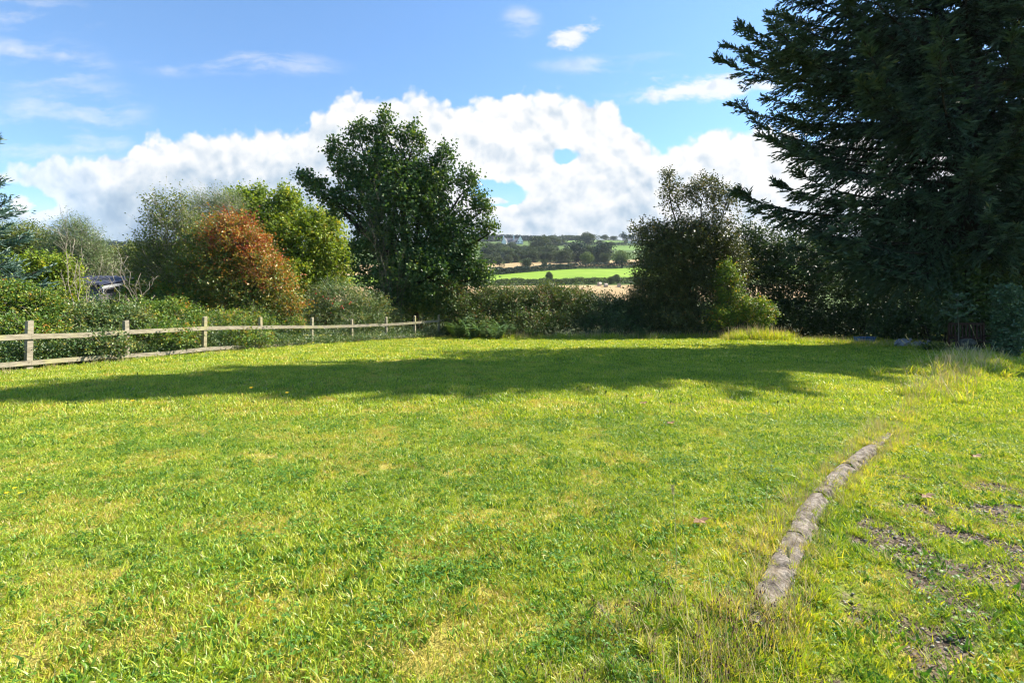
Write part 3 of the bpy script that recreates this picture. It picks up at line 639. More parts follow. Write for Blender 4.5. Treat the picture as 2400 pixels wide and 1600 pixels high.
M['white'] = plain('white_render', (0.72, 0.72, 0.70), (0.82, 0.82, 0.80), 1.0, 0.8, 0.0)
M['slate'] = plain('slate_roof', (0.06, 0.065, 0.08), (0.11, 0.115, 0.13), 1.5, 0.6, 0.0)
M['glass'] = plain('window_glass', (0.03, 0.035, 0.045), (0.05, 0.06, 0.07), 1.0, 0.15, 0.0, 0.8)
def gable(mb_w, mb_r, c, L, W, hw, hr, ang):
    ca, sa = math.cos(ang), math.sin(ang); ux, uy = np.array([ca, sa, 0]), np.array([-sa, ca, 0]); z = np.array([0, 0, 1.0])
    q = lambda a, b, h: c + ux * a + uy * b + z * h
    V = [q(-L, -W, -1), q(L, -W, -1), q(L, W, -1), q(-L, W, -1), q(-L, -W, hw), q(L, -W, hw), q(L, W, hw), q(-L, W, hw), q(-L, 0, hw + hr), q(L, 0, hw + hr)]
    mb_w.add(V, [np.array([[0, 1, 5, 4], [2, 3, 7, 6], [1, 2, 6, 5], [3, 0, 4, 7]]), np.array([[4, 7, 8], [5, 9, 6]])])
    e = 0.5; k = hr / W; t = 0.25
    for s in (-1, 1):
        R = [q(-L - .3, s * (W + e), hw - e * k + .1), q(L + .3, s * (W + e), hw - e * k + .1), q(L + .3, 0, hw + hr + .1), q(-L - .3, 0, hw + hr + .1)]
        R2 = [r + z * t for r in R]; mb_r.add(R + R2, [[0, 1, 2, 3], [4, 7, 6, 5], [0, 4, 5, 1], [1, 5, 6, 2], [2, 6, 7, 3], [3, 7, 4, 0]])
def house1():
    g_ = hit(1198, 572, 400) ; o = empty('farmhouse', tuple(g_)); tag(o, 'white gabled farmhouse with steep slate roofs on the wooded hill', 'house')
    w, r, c_, gl = MB(), MB(), MB(), MB(); D = g_[1] / F
    gable(w, r, g_ + [0, 4, 0], 22 * D, 5.2, 3.0, 9.5 * D, 0.06)
    gable(w, r, P(1219, 572, g_[1]) * [1, 1, 0] + [0, -4, g_[2]], 6.5, 6.5 * D, 2.8, 12.5 * D, 1.57)
    gable(w, r, P(1184, 572, g_[1]) * [1, 1, 0] + [0, -4, g_[2]], 6.0, 5.5 * D, 1.5, 10.5 * D, 1.3)
    chs = []
    
    w.build('wall', M['white'], o); rf = r.build('roof', M['slate'], o)
    for px in (1180, 1204): MB().box(P(px, 566, g_[1]) * [1, 1, 0] + [0, 2, g_[2] + 9.2], (1.0, 0.7, 3.2)).build('chimney', M['white'], o)
    for px in (1215, 1223): MB().box(P(px, 572, g_[1]) * [1, 1, 0] + [0, -10.62, g_[2] + 1.4], (0.8, 0.06, 0.8)).build('window', M['glass'], o)
house1()
def house2():
    g_ = hit(1484, 571, 400); o = empty('cottage', tuple(g_)); tag(o, 'small white cottage on the hilltop half hidden by the hawthorn', 'house')
    w, r, c_ = MB(), MB(), MB(); gable(w, r, g_, 8, 3.5, 3.2, 3.0, 0.1); c_.box(g_ + [6, 0, 6.4], (.5, .5, 1.3))
    w.build('wall', M['white'], o); r.build('roof', M['slate'], o); c_.build('chimney', M['white'], o)
house2()
for px, py, h, lab in ((1301, 563, 17, 'thin pole on the ridge above the pine wood'), (1459, 572, 30, 'taller pole among the dark pines on the skyline')):
    g_ = hit(px, py, 400); k = g_[1] / F; mb = MB(); mb.tube([g_, g_ + [0, 0, h * k]], [0.22, 0.14], 6)
    mb.box(g_ + [0, 0, h * k * 0.93], (0.9, 0.1, 0.1)); tag(mb.build('utility_pole', M['darkbark']), lab, 'pole', 'poles on the skyline')

# ------------------------------------------------------------------ fence
def wood_mat():
    m, g = mat('weathered_wood'); pos = g.n('ShaderNodeTexCoord').outputs['Object']
    a = g.n('ShaderNodeAttribute', dict(attribute_name='rnd')).outputs['Fac']
    st = g.n('ShaderNodeVectorMath', dict(operation='MULTIPLY'), i0=pos, i1=(9, 2.2, 22)).outputs[0]
    n = g.noise(st, 1.3, 7.0, 0.75); n2 = g.noise(pos, 2.3, 4.0)
    c = g.ramp(n, [(0.32, (0.07, 0.055, 0.042)), (0.45, (0.20, 0.175, 0.13)), (0.62, (0.34, 0.30, 0.235))])
    c = g.mix(g.mapr(n2, 0.52, 0.7, 0, 0.55), c, (0.34, 0.33, 0.12))
    kn = g.n('ShaderNodeTexVoronoi', Vector=g.n('ShaderNodeVectorMath', dict(operation='MULTIPLY'), i0=pos, i1=(1, 1, 1.6)).outputs[0], Scale=3.2).outputs['Distance']
    c = g.mix(g.mapr(kn, 0.05, 0.09, 0.75, 0.0), c, (0.06, 0.045, 0.03))
    c = g.mix(a, c, (0.30, 0.26, 0.13))
    p = g.n('ShaderNodeBsdfPrincipled', Base_Color=c, Roughness=0.85, Specular_IOR_Level=0.2)
    b = g.n('ShaderNodeBump', Strength=0.5, Distance=0.006, Height=n); g.t.links.new(b.outputs[0], p.inputs['Normal'])
    g.n('ShaderNodeOutputMaterial', Surface=p.outputs[0]); return m
M['wood'] = wood_mat()
FP = [(-3.4, 9.4, 1.22, .845, .21), (None, 11.75, 1.21, .838, .205), (None, 14.05, 1.18, .85, .18), (None, 16.4, 1.27, .886, .20), (None, 18.7, 1.23, .845, .13),
      (None, 21.0, 1.2, .79, .12), (None, 22.8, 1.1, .79, .15), (None, 24.6, 1.19, .81, .16), (None, 26.0, 1.24, .88, .2), (None, 27.3, 1.3, .96, .22), (None, 28.6, 1.3, 1.07, .25)]
def fence():
    rng = np.random.default_rng(5); o = empty('post_and_rail_fence', (FX(11.75), 11.75, 0)); tag(o, 'weathered wooden post and rail fence along the left side of the lawn', 'fence')
    pts = []
    for i, (_, y, h, a, b) in enumerate(FP):
        x = float(FX(y)); pts.append(np.array([x, y, 0])); t = rng.normal() * 0.012; t2 = rng.normal() * 0.02
        if i == len(FP) - 1: continue
        mb = MB(); s = 0.052 if i < 4 else 0.047
        up = unit(np.array([t, t2, 1.0])); ax = [[math.cos(.24), -math.sin(.24), 0], [math.sin(.24), math.cos(.24), 0], up]
        c = np.array([x, y, 0]); B = []
        for hh, k in ((-0.25, 1), (h - 0.012, 1), (h, 0.86)):
            for (i1, j1) in ((-1, -1), (1, -1), (1, 1), (-1, 1)):
                B.append(c + up * (hh + (0.012 * j1 if hh > 0 else 0)) + np.array(ax[0]) * i1 * s * k + np.array(ax[1]) * j1 * s * 1.15 * k)
        Q = [[k * 4 + q, k * 4 + (q + 1) % 4, (k + 1) * 4 + (q + 1) % 4, (k + 1) * 4 + q] for k in (0, 1) for q in range(4)] + [[8, 9, 10, 11]]
        mb.add(B, Q, 0.45 if i in (3, 4) else rng.uniform(0, .25)); mb.build('post', M['wood'], o)
    for which in (3, 4):
        for i in range(len(FP) - 1):
            if which == 4 and i in (5, 8): continue
            a, b = pts[i], pts[i + 1]; za, zb = FP[i][which], FP[i + 1][which]
            A = a + [0.078, 0, za]; B = b + [0.078, 0, zb]; A[1] += 0.003; B[1] -= 0.003
            if which == 3 and i == len(FP) - 2: B = A + (B - A) * 0.9
            n = 10; t = np.linspace(0, 1, n)[:, None]; C = A + (B - A) * t; C[:, 2] += rng.normal() * 0.012 * 4 * (t * (1 - t))[:, 0] + rng.normal(size=n) * 0.0015
            d = unit(B - A); sd_ = unit(np.array([d[1], -d[0], 0])); hh = 0.062 if which == 3 else 0.055; V = []
            for cc in C: V += [cc - sd_ * .018 + [0, 0, -hh], cc + sd_ * .018 + [0, 0, -hh], cc + sd_ * .018 + [0, 0, hh], cc - sd_ * .018 + [0, 0, hh]]
            Q = [[k * 4 + q, k * 4 + (q + 1) % 4, (k + 1) * 4 + (q + 1) % 4, (k + 1) * 4 + q] for k in range(n - 1) for q in range(4)] + [[3, 2, 1, 0], [4 * n - 4, 4 * n - 3, 4 * n - 2, 4 * n - 1]]
            mb = MB(); mb.add(V, Q, rng.uniform(0, .18)); mb.build('rail', M['wood'], o)
fence()

# ------------------------------------------------------------------ shed beyond the fence
def shed():
    Y = 25.0; o = empty('shed', (P(230, 730, Y)[0], Y + 2, 0)); tag(o, 'low shed with dark blue sloping roof and pale gutter behind the bushes', 'shed')
    z = lambda px, py, y: P(px, py, y)
    A, B, C, D = z(150, 664, 24), z(232, 664, 24), z(345, 648, 27.5), z(205, 646, 29)
    mb = MB(); t = np.array([0, 0, -0.09]); V = [A, B, C, D, A + t, B + t, C + t, D + t]
    mb.add(V, [[0, 1, 2, 3], [7, 6, 5, 4], [0, 4, 5, 1], [1, 5, 6, 2], [2, 6, 7, 3], [3, 7, 4, 0]]); mb.build('roof', M['blueroof'], o)
    mb = MB(); d = unit(C - B)
    for k in range(1, 8):
        a = A + (B - A) * k / 8; b = D + (C - D) * k / 8; mb.tube([a + [0, 0, .02], b + [0, 0, .02]], 0.025, 4)
    mb.build('roof_ridge_strips', M['blueroof'], o)
    nn = np.array([d[1], -d[0], 0]); mb = MB()
    mb.box((B + C) / 2 + nn * .09 + [0, 0, -.2], (np.linalg.norm(C - B) / 2, .05, .06), [d, nn, unit(np.cross(d, nn))]); mb.build('gutter', M['zinc'], o)
    for t_, h_ in ((.15 / 4, 1.0), (.35, .6)):
        q = B + (C - B) * t_ + nn * .1 + [0, 0, -.22]; MB().tube([q, q - [0, 0, h_]], 0.035, 8).build('downpipe', M['zinc'], o)
    mb = MB(); ins = [A + [.25, .25, 0], B + [-.2, .25, 0], C + [-.35, -.3, 0], D + [.2, -.3, 0]]
    V = [np.array([q[0], q[1], -0.1]) for q in ins] + [q + [0, 0, -.13] for q in ins]
    mb.add(V, [[0, 1, 5, 4], [1, 2, 6, 5], [2, 3, 7, 6], [3, 0, 4, 7]]); mb.build('wall', M['greywall'], o)
    mb = MB(); c = (ins[0] + ins[1]) / 2; mb.box([c[0] + .3, c[1] - .04, 1.9], (.45, .03, .35)); w = mb.build('window', M['glass'], o)
M['zinc'] = plain('grey_gutter', (0.22, 0.23, 0.24), (0.32, 0.33, 0.34), 3.0, 0.6, 0.0)
M['blueroof'] = plain('blue_metal_roof', (0.016, 0.021, 0.045), (0.026, 0.034, 0.07), 2.0, 0.5, 0.0, 0.6)
M['greywall'] = plain('grey_block_wall', (0.06, 0.06, 0.075), (0.10, 0.10, 0.12), 2.0, 0.9, 0.1)
shed()

# ------------------------------------------------------------------ trees and shrubs round the lawn
SPR = 'tall spruces shading the right side of the lawn'
conifer('spruce_tree', 'huge dark spruce with long boughs reaching left over the lawn', (17.4, 18.6, 0), 27.5, 8.5, 101, 'spruce', 400, power=0.85, low=2.8, tw=60, sh=12, SLn=0.26, SWd=0.056, gain=1.6, slim=0.32, bias=0.14, droop=0.95, group=SPR, trunk=0.42)
conifer('spruce_tree', 'second dark spruce at the right edge behind the big one', (24.5, 21.5, 0), 25, 6.6, 102, 'spruce', 240, power=0.6, low=2.4, tw=50, sh=10, SLn=0.30, SWd=0.07, slim=0.5, droop=0.6, group=SPR, trunk=0.4)
conifer('blue_spruce', 'blue-green young spruce poking in at the left edge', (-16.3, 13.2, 0), 9.0, 3.4, 103, 'bluespruce', 190, power=0.8, low=0.6, tw=34, sh=8, SLn=0.2, SWd=0.035, droop=0.2, trunk=0.13)

plant('sycamore_tree', 'tree', 'tall dark green sycamore standing alone in the middle behind the fence', (-5.8, 30.0, None), lobes_px([
    (945, 500, 100, 110, 29.5), (900, 405, 52, 56, 29.5), (1000, 440, 56, 62, 29.5), (1060, 580, 62, 92, 29.5), (880, 600, 52, 92, 30), (985, 655, 100, 66, 29), (835, 450, 32, 46, 29.5), (1095, 640, 34, 50, 29), (930, 710, 56, 34, 28.8, 1.3), (1030, 710, 66, 34, 28.8, 1.3),
    (903, 305, 14, 46, 29.5, 1.5), (882, 335, 18, 34, 29.5, 1.1), (843, 330, 15, 46, 29.5, 1.5), (790, 365, 17, 44, 29.5, 1.4), (815, 400, 22, 40, 29.5), (968, 340, 24, 42, 29.5, 1.2), (1045, 380, 19, 40, 29.5, 1.4), (1097, 440, 20, 40, 29.5, 1.3), (1125, 500, 22, 40, 29.5, 1.1), (935, 335, 12, 30, 29.5, 1.2),
    (714, 420, 12, 8, 28.5, 2.4), (738, 438, 20, 10, 28.5, 2), (768, 462, 26, 14, 28.5, 1.6), (805, 490, 32, 22, 29, 1.3), (1150, 545, 16, 16, 29.5, 1.5), (1135, 660, 18, 40, 29, 1)]),
    'maple', 7400, 8, 0.62, 0.145, 0.13, 201, 'darkbark', trunk=0.22, twigs=2400, up=0.75, out=0.7, lean=(-0.12, 0, 0), rad=(0.3, 1.0), spread=0.16)
plant('hazel_tree', 'tree', 'bright yellow-green hazel between the red bush and the sycamore', (-15.0, 34.0, None), lobes_px([
    (620, 560, 75, 85, 33), (715, 570, 80, 70, 33), (785, 620, 48, 62, 33), (585, 490, 38, 36, 33), (680, 500, 30, 45, 33, 1.3), (610, 470, 16, 26, 33, 1.5), (668, 470, 10, 26, 33, 2), (692, 480, 10, 26, 33, 1.6), (760, 535, 40, 30, 33), (700, 660, 105, 60, 33), (560, 480, 22, 22, 33), (780, 525, 9, 15, 33, 1.5)]),
    'hazel', 4600, 8, 0.85, 0.14, 0.115, 202, 'bark', stems=2, twigs=1300, lean=(-0.35, 0, 0), spread=0.1, rad=(0.3, 1))
plant('autumn_shrub', 'shrub', 'large shrub turning orange and red behind the third and fourth fence posts', (-11.8, 21.8, None), lobes_px([
    (535, 560, 38, 38, 21, 1.1, 1.0, .14), (575, 590, 36, 44, 21, 1.1, 1, .12), (610, 630, 40, 42, 21, 1, 1, .06), (510, 620, 44, 44, 21, 1, 1.2, -.16), (540, 680, 54, 50, 21, 1, 1.3, -.28), (648, 672, 34, 36, 21, 1, 1, -.02), (600, 715, 60, 40, 21, 1, 1.3, -.3), (470, 585, 24, 40, 21, .7, .8, -.35), (562, 535, 18, 24, 21, 1.2, .5, .2), (602, 570, 16, 26, 21, 1.1, .5, .18), (520, 530, 10, 22, 21, 1.2, .4, .1), (680, 725, 26, 30, 21, 1, .6, -.15), (655, 640, 12, 22, 21, 1, .5, .1), (450, 640, 24, 40, 21, .8, .8, -.4)]),
    'red', 3300, 8, 0.62, 0.085, 0.058, 203, 'bark', stems=3, twigs=1500, lean=(-0.1, 0, 0), spread=0.05, rad=(0.35, 1))
plant('tall_shrub', 'shrub', 'sparse tall shrub with thin upright shoots left of the red bush', (-15.6, 22.6, None), lobes_px([
    (395, 545, 48, 52, 22, .55), (372, 500, 22, 44, 22, .6), (418, 490, 18, 30, 22, .6), (450, 560, 36, 50, 22, .9), (385, 630, 55, 50, 22), (440, 670, 62, 52, 22), (350, 590, 26, 36, 22, .8), (330, 640, 26, 36, 22, .8)]),
    'olive', 2500, 8, 0.7, 0.075, 0.05, 204, 'palebark', stems=4, twigs=1500, up=1.1, lean=(0.0, 0, 0), spread=0.06, rad=(0.2, 1))
WG = 'wispy willows behind the garden shrubs'
plant('willow_tree', 'tree', 'wispy grey-green willow showing between the sparse shrub and the hazel', (-16.5, 28.5, None), lobes_px([(490, 505, 42, 40, 28, .9), (540, 490, 36, 30, 28, .8), (500, 570, 60, 60, 28), (470, 480, 16, 18, 28, .7)]),
    'willow', 1900, 8, 0.9, 0.09, 0.028, 205, 'palebark', twigs=900, lean=(-0.45, 0, 0), up=0.5, group=WG)
plant('willow_tree', 'tree', 'feathery grey-green willow rising above the shed roof on the left', (-26.5, 30.5, None), lobes_px([(168, 565, 26, 42, 30), (205, 600, 42, 55, 30), (150, 620, 36, 55, 30), (235, 640, 34, 40, 30), (190, 545, 16, 20, 30)]),
    'willow', 2300, 8, 0.9, 0.1, 0.03, 206, 'palebark', twigs=900, lean=(-0.4, 0, 0), up=0.6, group=WG)
plant('thicket_tree', 'tree', 'brownish green tree mass behind the blue spruce at far left', (-33, 32.5, None), lobes_px([(50, 580, 48, 52, 32), (100, 590, 46, 52, 32), (60, 640, 70, 60, 32), (10, 600, 40, 60, 32), (120, 640, 40, 50, 32)]),
    'olive', 3000, 8, 0.7, 0.12, 0.06, 207, 'bark', twigs=700, lean=(-0.3, 0, 0))
plant('garden_shrub', 'shrub', 'fresh green shrub left of the shed wall', (-17.4, 18.6, None), lobes_px([(95, 650, 48, 40, 18), (60, 690, 50, 36, 18), (140, 690, 40, 40, 18), (150, 640, 22, 30, 18, .8), (30, 660, 30, 36, 18)]),
    'hazel', 2000, 7, 0.5, 0.085, 0.06, 208, 'bark', twigs=700, spread=0.06)
plant('garden_shrub', 'shrub', 'low yellowish shrub in front of the dark shed wall', (-18.5, 22.6, None), lobes_px([(240, 734, 44, 20, 22.5), (300, 726, 36, 22, 22.5), (190, 738, 36, 20, 22.5)]),
    'rose', 1500, 7, 0.45, 0.075, 0.055, 211, 'palebark', twigs=500)
plant('garden_shrub', 'shrub', 'dull olive shrub behind the shed roof ridge', (-25.5, 33.5, None), lobes_px([(270, 622, 46, 30, 33), (330, 618, 46, 42, 33), (300, 645, 70, 30, 33)]),
    'olive', 1800, 7, 0.6, 0.12, 0.07, 209, 'bark', twigs=500)
plant('garden_shrub', 'shrub', 'dark green shrub filling the gap between the red bush and shed gutter', (-16.0, 21.5, None), lobes_px([(330, 690, 34, 30, 21.3), (380, 700, 45, 40, 21.3), (440, 720, 60, 36, 21)]),
    'bramble', 1700, 7, 0.4, 0.08, 0.06, 210, 'bark', twigs=400)
BR = 'bramble bushes along the back of the fence'
for i, (lab, rows, n_, mt) in enumerate([
    ('yellowing bramble bush behind the leftmost fence post', [(20, 715, 60, 50, 13.2), (90, 730, 48, 42, 13.4), (60, 790, 80, 50, 12.9), (-60, 740, 70, 60, 12.6)], 2100, 'bramble'),
    ('low bramble bush between the first and second fence posts', [(165, 762, 54, 40, 14), (235, 755, 56, 40, 14.6), (300, 758, 40, 34, 15.2), (210, 810, 80, 30, 13.6)], 1500, 'rose'),
    ('bramble bush with orange tips behind the second and third fence posts', [(330, 745, 50, 36, 16.2), (400, 745, 50, 40, 17), (360, 790, 90, 36, 15.8), (440, 770, 44, 36, 17)], 1900, 'bramble'),
    ('dark bramble bush under the red autumn shrub', [(520, 765, 60, 34, 18.6), (590, 765, 50, 32, 19.6), (560, 795, 70, 22, 18.3), (660, 770, 50, 26, 20.8)], 1700, 'bramble')]):
    lb = lobes_px(rows, 0.8); b = np.mean(np.array(lb)[:, :3], 0)
    plant('bramble_bush', 'shrub', lab, (b[0], b[1], None), lb, mt, n_, 8, 0.34, 0.06, 0.048, 220 + i, 'palebark', twigs=900, group=BR, lean=(0.1, -0.1, -0.1), up=0.3, spread=0.05, twr=0.004)
plant('rose_bush', 'shrub', 'wild rose bush with red hips between the hazel and the sycamore', (-8.8, 25.0, None), lobes_px([(790, 705, 62, 42, 24.4), (860, 730, 52, 42, 25.4), (745, 740, 40, 34, 23.6), (820, 755, 80, 24, 24.6), (905, 750, 34, 26, 26.4)]),
    'rose', 2700, 8, 0.42, 0.065, 0.05, 230, 'palebark', twigs=900, spread=0.05, lean=(0, 0, 0))
def hips():
    rng = np.random.default_rng(3); o = bpy.data.objects['rose_bush']
    for px, py in ((757, 695), (762, 700), (769, 699), (783, 699), (779, 711), (801, 717), (804, 722), (819, 712), (822, 708), (740, 688), (735, 705), (775, 733), (798, 720)):
        c = P(px, py, 23.2 + rng.uniform(-.1, .2)); MB().tube([c - [0, 0, .035], c - [0, 0, .02], c + [0, 0, .02], c + [0, 0, .035]], [.012, .034, .034, .01], 6).build('rose_hip', M['hip'], o)
M['hip'] = plain('red_rose_hips', (0.4, 0.03, 0.02), (0.5, 0.06, 0.03), 3, 0.3, 0, 0.6); hips()
HG = 'brambly hedge across the far end of the lawn'
for i, (lab, rows, n_, mt) in enumerate([
    ('leafy hedge section with ferns just right of the sycamore', [(1090, 735, 60, 40, 28), (1150, 715, 55, 38, 28.5), (1120, 765, 70, 30, 27.6), (1060, 700, 30, 40, 28)], 2600, 'hedge'),
    ('brown-hearted middle section of the far hedge under the field view', [(1210, 712, 50, 34, 28.5), (1280, 708, 55, 38, 28.8), (1250, 760, 90, 34, 28), (1340, 712, 50, 36, 28.8)], 2900, 'hedge'),
    ('shadowy hedge section behind the sycamore trunk', [(960, 735, 60, 40, 33), (1020, 730, 60, 44, 33), (900, 740, 50, 40, 33)], 1800, 'hedge'),
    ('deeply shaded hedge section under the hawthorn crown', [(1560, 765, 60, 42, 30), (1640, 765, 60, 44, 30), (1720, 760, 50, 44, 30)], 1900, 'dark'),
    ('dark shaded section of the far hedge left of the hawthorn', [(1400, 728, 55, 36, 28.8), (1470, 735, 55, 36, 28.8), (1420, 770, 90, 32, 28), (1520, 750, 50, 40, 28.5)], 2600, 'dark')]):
    lb = lobes_px(rows, 1.0); b = np.mean(np.array(lb)[:, :3], 0)
    plant('hedge_section', 'hedge', lab, (b[0], b[1], None), lb, mt, n_, 8, 0.5, 0.09, 0.06, 240 + i, 'bark', twigs=900, group=HG, up=0.5, spread=0.06, lean=(-0.1, -.1, 0))
plant('hawthorn_tree', 'tree', 'brownish ragged hawthorn between the hedge and the big spruce', (10.8, 29.2, None), lobes_px([
    (1600, 588, 76, 70, 28), (1550, 640, 62, 58, 28), (1665, 575, 56, 68, 28), (1535, 570, 42, 44, 28, .8), (1582, 470, 26, 42, 28, .7), (1568, 425, 9, 20, 28, 1.6), (1650, 455, 42, 34, 28, .7), (1640, 680, 76, 60, 28), (1700, 480, 30, 40, 28, .7), (1500, 545, 18, 18, 28, .8), (1560, 720, 60, 50, 28), (1700, 640, 50, 80, 28), (1600, 760, 90, 34, 27.6), (1510, 700, 34, 50, 28)]),
    'hawthorn', 5200, 8, 0.6, 0.1, 0.075, 250, 'darkbark', trunk=0.14, twigs=2200, lean=(-0.15, 0, 0), up=0.6, spread=0.07, rad=(0.25, 1))
plant('elder_shrub', 'shrub', 'sunlit green shrub at the foot of the hawthorn', (11.8, 27.0, None), lobes_px([(1705, 665, 26, 50, 26.5), (1720, 720, 34, 34, 26.5), (1780, 740, 34, 36, 26), (1690, 750, 30, 26, 26)]),
    'bramble', 1300, 7, 0.4, 0.09, 0.06, 251, 'bark', twigs=400)
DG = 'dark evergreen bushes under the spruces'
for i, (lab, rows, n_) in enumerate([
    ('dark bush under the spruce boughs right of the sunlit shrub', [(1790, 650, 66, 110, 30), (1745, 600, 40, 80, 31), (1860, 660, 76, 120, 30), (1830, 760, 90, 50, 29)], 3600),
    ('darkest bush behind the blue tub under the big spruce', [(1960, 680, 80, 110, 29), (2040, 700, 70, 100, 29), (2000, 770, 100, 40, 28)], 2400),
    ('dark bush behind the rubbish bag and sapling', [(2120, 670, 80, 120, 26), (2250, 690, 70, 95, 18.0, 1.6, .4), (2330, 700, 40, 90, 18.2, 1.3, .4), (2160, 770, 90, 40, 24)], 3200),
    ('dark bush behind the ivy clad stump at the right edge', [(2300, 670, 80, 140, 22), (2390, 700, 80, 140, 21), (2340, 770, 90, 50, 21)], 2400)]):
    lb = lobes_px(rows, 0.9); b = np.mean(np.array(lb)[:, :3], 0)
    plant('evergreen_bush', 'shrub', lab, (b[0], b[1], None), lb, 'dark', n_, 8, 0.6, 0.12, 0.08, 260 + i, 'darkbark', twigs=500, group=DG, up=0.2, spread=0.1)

def bare_shrub(name, label, px0, py0, Y, tips, seed, r=0.025, group=None, sub=5, bk='palebark'):
    rng = np.random.default_rng(seed); b = P(px0, py0, Y); b[2] = float(terr(b[0], b[1])); o = empty(name, tuple(b)); tag(o, label, 'shrub', group); mb = MB()
    for px, py in tips:
        e = P(px, py, Y + rng.uniform(-.4, .4)); s = b + rng.normal(size=3) * [.12, .12, 0] - [0, 0, .1]
        Q = limb(mb, rng, s, e, r, 0.005, 9, 0.07)
        for _ in range(sub):
            k = rng.integers(3, 8); L = np.linalg.norm(e - b) * rng.uniform(.1, .3); d = unit(unit(Q[k + 0] - Q[k - 1]) + rng.normal(size=3) * .45 + [0, 0, .25])
            q = limb(mb, rng, Q[k], Q[k] + d * L, r * .35, 0.004, 5, 0.08, 4)
            for _ in range(2): limb(mb, rng, q[2], q[2] + unit(d + rng.normal(size=3) * .6) * L * .5, r * .2, 0.003, 4, 0.05, 3)
    mb.build('branches', M[bk], o, smooth=True)
BS = 'leafless shrubs among the greenery'
bare_shrub('dead_shrub', 'leafless pale stems standing in front of the sycamore', 925, 740, 26.8, [(862, 462), (874, 540), (884, 446), (905, 500), (935, 520), (945, 590), (893, 600), (960, 620)], 1, 0.014, BS, 6, 'bark')
bare_shrub('dead_shrub', 'pale bare branching stems in front of the shed', 185, 800, 15.2, [(148, 520), (175, 560), (190, 580), (240, 600), (140, 640), (262, 640), (215, 660), (160, 700)], 2, 0.017, BS)
bare_shrub('dead_shrub', 'thin bare twigs right of the shed gutter', 330, 790, 17.5, [(275, 590), (300, 600), (330, 640), (255, 650), (350, 660), (290, 690)], 4, 0.012, BS)

# ------------------------------------------------------------------ ferns
def fern(base, size, seed, label):
    rng = np.random.default_rng(seed); base = np.array(base, float); base[2] = float(terr(base[0], base[1])); o = empty('bracken_fern', tuple(base)); tag(o, label, 'fern', 'ferns at the foot of the far hedge')
    PP, AA, NN, LL, RR = [], [], [], [], []; mb = MB()
    for i in range(15):
        az = rng.uniform(0, 6.28); d = np.array([math.cos(az), math.sin(az), 0]); L = size * 1.15 * rng.uniform(.7, 1.15); t = np.linspace(0, 1, 14)[:, None]
        Q = base + d * L * t * rng.uniform(.45, .9) + np.array([0, 0, 1.]) * L * ((1.2 + .6 * rng.random()) * t - 0.75 * t ** 2); mb.tube(Q[::3], [.008, .007, .005, .004, .003], 3)
        s = np.array([-d[1], d[0], 0])
        for k in range(2, 14):
            for sg in (-1, 1):
                w = L * 0.34 * math.sin(min(1, (k - 0.5) / 13 * 1.0 + .12) * 3.0)
                PP.append(Q[k]); AA.append(s * sg + d * .35 + [0, 0, -.15]); NN.append([0.1, 0, 1]); LL.append(w + .03); RR.append(rng.random())
    n = len(PP); V, Fc, R = leaves(np.array(PP), np.array(AA), np.array(NN) + rng.normal(size=(n, 3)) * .2, np.array(LL), np.array(LL) * .22 + .006, np.array(RR), .1)
    mesh('fronds', V, Fc, M['fern'], o, {'rnd': R}); mb.build('stems', M['fern'], o)
for i, (px, Y, s, lab) in enumerate([(1075, 25.6, 1.1, 'fern leftmost of the group under the end of the fence rail'), (1105, 25.0, 0.95, 'fern second from left at the hedge foot'), (1140, 25.6, 0.95, 'pale fern in the middle of the row before the leafy hedge section'),
        (1165, 24.8, 0.8, 'small fern at the lawn edge right of the pale middle fern'), (1185, 25.8, 1.05, 'large arching fern at the right end of the lit fern row'), (1062, 27.4, 0.8, 'fern furthest left just past the end of the fence'), (1245, 25.9, 0.7, 'lone fern at the dark foot of the middle hedge section'), (1500, 25.9, 0.7, 'dark fern low before the shaded hedge section'), (1115, 27.0, 0.9, 'fern behind the second fern against the leafy hedge section')]):
    x = (px - 1200) / F * Y; fern((x, Y, 0), s, 300 + i, lab)

# ------------------------------------------------------------------ things in the shade on the right
def gp(px, Y): return np.array([(px - 1200) / F * Y, Y, 0.0])
M['blue'] = plain('blue_plastic', (0.008, 0.07, 0.22), (0.012, 0.10, 0.28), 2, 0.4, 0.0, 0.5)
M['bag'] = plain('white_plastic_sack', (0.16, 0.16, 0.19), (0.36, 0.36, 0.41), 5, 0.5, 0.2, 0.5)
M['redwood'] = plain('reddish_stained_wood', (0.022, 0.009, 0.006), (0.045, 0.018, 0.013), 12, 0.7, 0.2, stretch=(1, 1, .2))
M['stone'] = plain('mossy_stone', (0.035, 0.036, 0.03), (0.13, 0.125, 0.11), 8, 0.9, 0.5)
def tub():
    c = gp(2026, 21.5); o = empty('plastic_tub', tuple(c)); tag(o, 'blue plastic tub lying in the shade at the lawn edge', 'tub'); mb = MB()
    def ring(a, b, z): return [c + [sx * a, sy * b, z] for sx, sy in ((-1, -1), (1, -1), (1, 1), (-1, 1))]
    R = [ring(.26, .18, 0), ring(.33, .23, .34), ring(.30, .20, .34), ring(.24, .15, .03)]
    V = sum(R, []); mb.add(V, [[k * 4 + q, k * 4 + (q + 1) % 4, (k + 1) * 4 + (q + 1) % 4, (k + 1) * 4 + q] for k in range(3) for q in range(4)] + [[12, 13, 14, 15], [3, 2, 1, 0]]); mb.build('tub_body', M['blue'], o)
    mb = MB()
    for a, b in zip(ring(.335, .235, .34), ring(.335, .235, .34)[1:] + ring(.335, .235, .34)[:1]): mb.tube([a, b], .018, 6)
    mb.build('rim', M['blue'], o)
tub()
